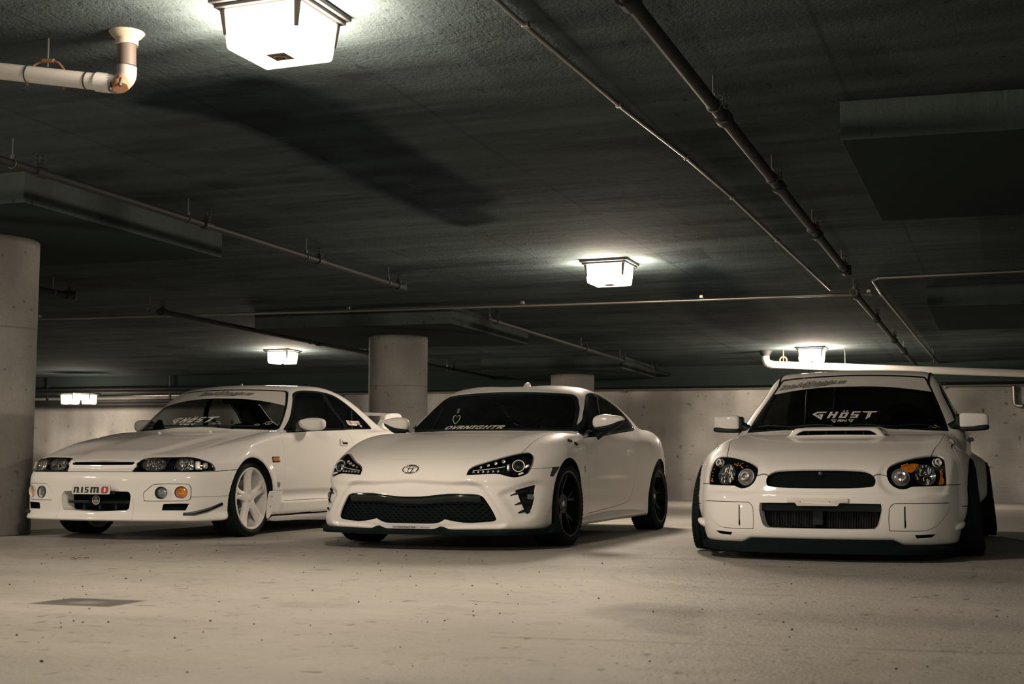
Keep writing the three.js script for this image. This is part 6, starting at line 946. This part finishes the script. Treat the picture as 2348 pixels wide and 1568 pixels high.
  { const crest = canvasMap(256, 96, (x) => { x.clearRect(0, 0, 256, 96); x.strokeStyle = '#bdb8ae'; x.fillStyle = '#bdb8ae'; x.lineWidth = 6; x.beginPath(); x.ellipse(176, 44, 34, 24, 0, 0, 7); x.stroke(); x.beginPath(); x.moveTo(120, 60); x.lineTo(146, 40); x.moveTo(250, 44); x.lineTo(208, 38); x.stroke(); x.beginPath(); x.ellipse(176, 44, 14, 9, 0, 0, 7); x.fill(); x.lineWidth = 3; x.beginPath(); x.ellipse(60, 72, 30, 14, 0, 0, 7); x.stroke(); x.strokeRect(30, 66, 60, 8); }); part(t, 'glass_sticker', drape(c, new THREE.PlaneGeometry(0.17, 0.06, 6, 2).translate(0.585, 0.945, 0), onGlass, 0.003), std([1, 1, 1], 0.6, { map: crest, transparent: true, side: THREE.DoubleSide })); }
  { const w = canvasMap(128, 64, (x) => { x.clearRect(0, 0, 128, 64); x.strokeStyle = '#bdb8ae'; x.lineWidth = 6; x.lineJoin = 'round'; x.beginPath(); x.moveTo(8, 58); x.lineTo(14, 40); x.lineTo(34, 52); x.lineTo(44, 14); x.lineTo(64, 34); x.lineTo(88, 14); x.lineTo(96, 52); x.lineTo(120, 40); x.lineTo(122, 58); x.closePath(); x.stroke(); }); part(t, 'glass_sticker', drape(c, new THREE.PlaneGeometry(0.08, 0.04, 4, 2).translate(0.195, 0.955, 0), onGlass, 0.003), std([1, 1, 1], 0.6, { map: w, transparent: true, side: THREE.DoubleSide })); }
  { const stick = canvasMap(512, 160, (x) => { x.clearRect(0, 0, 512, 160); x.fillStyle = '#d9d0c4'; x.fillRect(0, 10, 330, 84); x.fillRect(30, 94, 280, 20); x.fillStyle = '#6e6a86'; x.fillRect(330, 0, 130, 90); x.fillStyle = '#d9d0c4'; x.fillRect(346, 10, 100, 16); x.fillRect(346, 36, 100, 8); x.fillRect(386, 0, 16, 90); x.fillStyle = '#8a3040'; x.fillRect(104, 14, 44, 76); x.fillStyle = '#2a3236'; x.font = 'bold 70px serif'; x.fillText('GT', 8, 78); x.font = 'bold 46px serif'; x.fillText('Canada', 158, 70); x.font = '18px sans-serif'; x.fillText('www.', 60, 111); x.fillStyle = '#b98a90'; x.fillRect(400, 96, 80, 40); }); const g = new THREE.PlaneGeometry(0.36, 0.082, 6, 2), q = sideAt(c, 2.02, 0.975); const st = part(t, 'window_stickers', g, std([1, 1, 1], 0.6, { map: stick, transparent: true, side: THREE.DoubleSide })); st.applyMatrix4(seat(q, 0.002)); }
  for (const x0 of [-0.6, -0.02]) { const P = []; for (let i = 0; i <= 8; i++) { const x = x0 + i * 0.07, q = onGlass(x, 0.913 + 0.02 * Math.max(0, -x)); P.push([q.p[0] + q.n[0] * 0.012, q.p[1] + q.n[1] * 0.012, -(q.p[2] + q.n[2] * 0.012)]); } part(t, 'wiper', tube(P, 0.006, 6, 2), plasticDark); }
  for (const x of [-0.3, 0.22]) { const q = topAt(c, x, 0.36), n = part(t, 'washer_nozzle', blob(0.013, 0.009, 0.014, 0.8, 0.8), paint); n.position.set(...P3(q.p)); n.position.y += 0.006; }
  { const q = topAt(c, -0.02, 1.22), a = part(t, 'roof_aerial', merge([lathe([[0.014, 0], [0.012, 0.012], [0.008, 0.018], [0, 0.02]], 16)]), steel); a.position.set(...P3(q.p)); }
  cabin(t, c, { dash: 0.7, dashH: 0.9, rear: 3.0, seatAt: [0.37, 1.6], seatLift: -0.12, wheelAt: [-0.37, 0.86, 1.1], mirror: [0.05, 1.17, -0.98], windows: [(a, h, s) => s > 0.3 && s < 1.4 && h > 0.86 && shield(a, h) < 0.03, (a, h, s) => a > 0.45 && glassArea(s, h) < 0.0, (a, h, s) => s > 2 && rear(a, h) < 0] });
  part(t, 'hanging_charm', merge([rod([0.05, 1.15, -0.97], [0.05, 0.98, -0.96], 0.0015, 5), blob(0.014, 0.02, 0.006, 0.8, 0.8).translate(0.05, 0.975, -0.96)]), trimGrey);
  const sp = polyShape([[-0.04, 0.045], [0.04, 0.045], [0.033, 0.08], [0.03, 0.12], [0.036, 0.19], [0.052, 0.24], [-0.052, 0.24], [-0.036, 0.19], [-0.03, 0.12], [-0.033, 0.08]], [[[-0.004, 0.1], [-0.0075, 0.15], [-0.012, 0.226], [0.012, 0.226], [0.0075, 0.15], [0.004, 0.1]]]);
  const st = wheelStyle(0.308, 0.246, 0.235, sp, 5, { dish: 0.02, inset: 0.012, lip: 0.012, depth: 0.024, phase: 0.1, hubR: 0.072 });
  for (const sd of [1, -1]) { wheel(t, st, 0.308, 0.246, 0.235, [0.75, 0.308, -0.005], 0.03, 0.03, sd); wheel(t, st, 0.308, 0.246, 0.235, [0.755, 0.308, 2.72], 0, 0.03, sd); }
}
renderer.render(scene, camera);
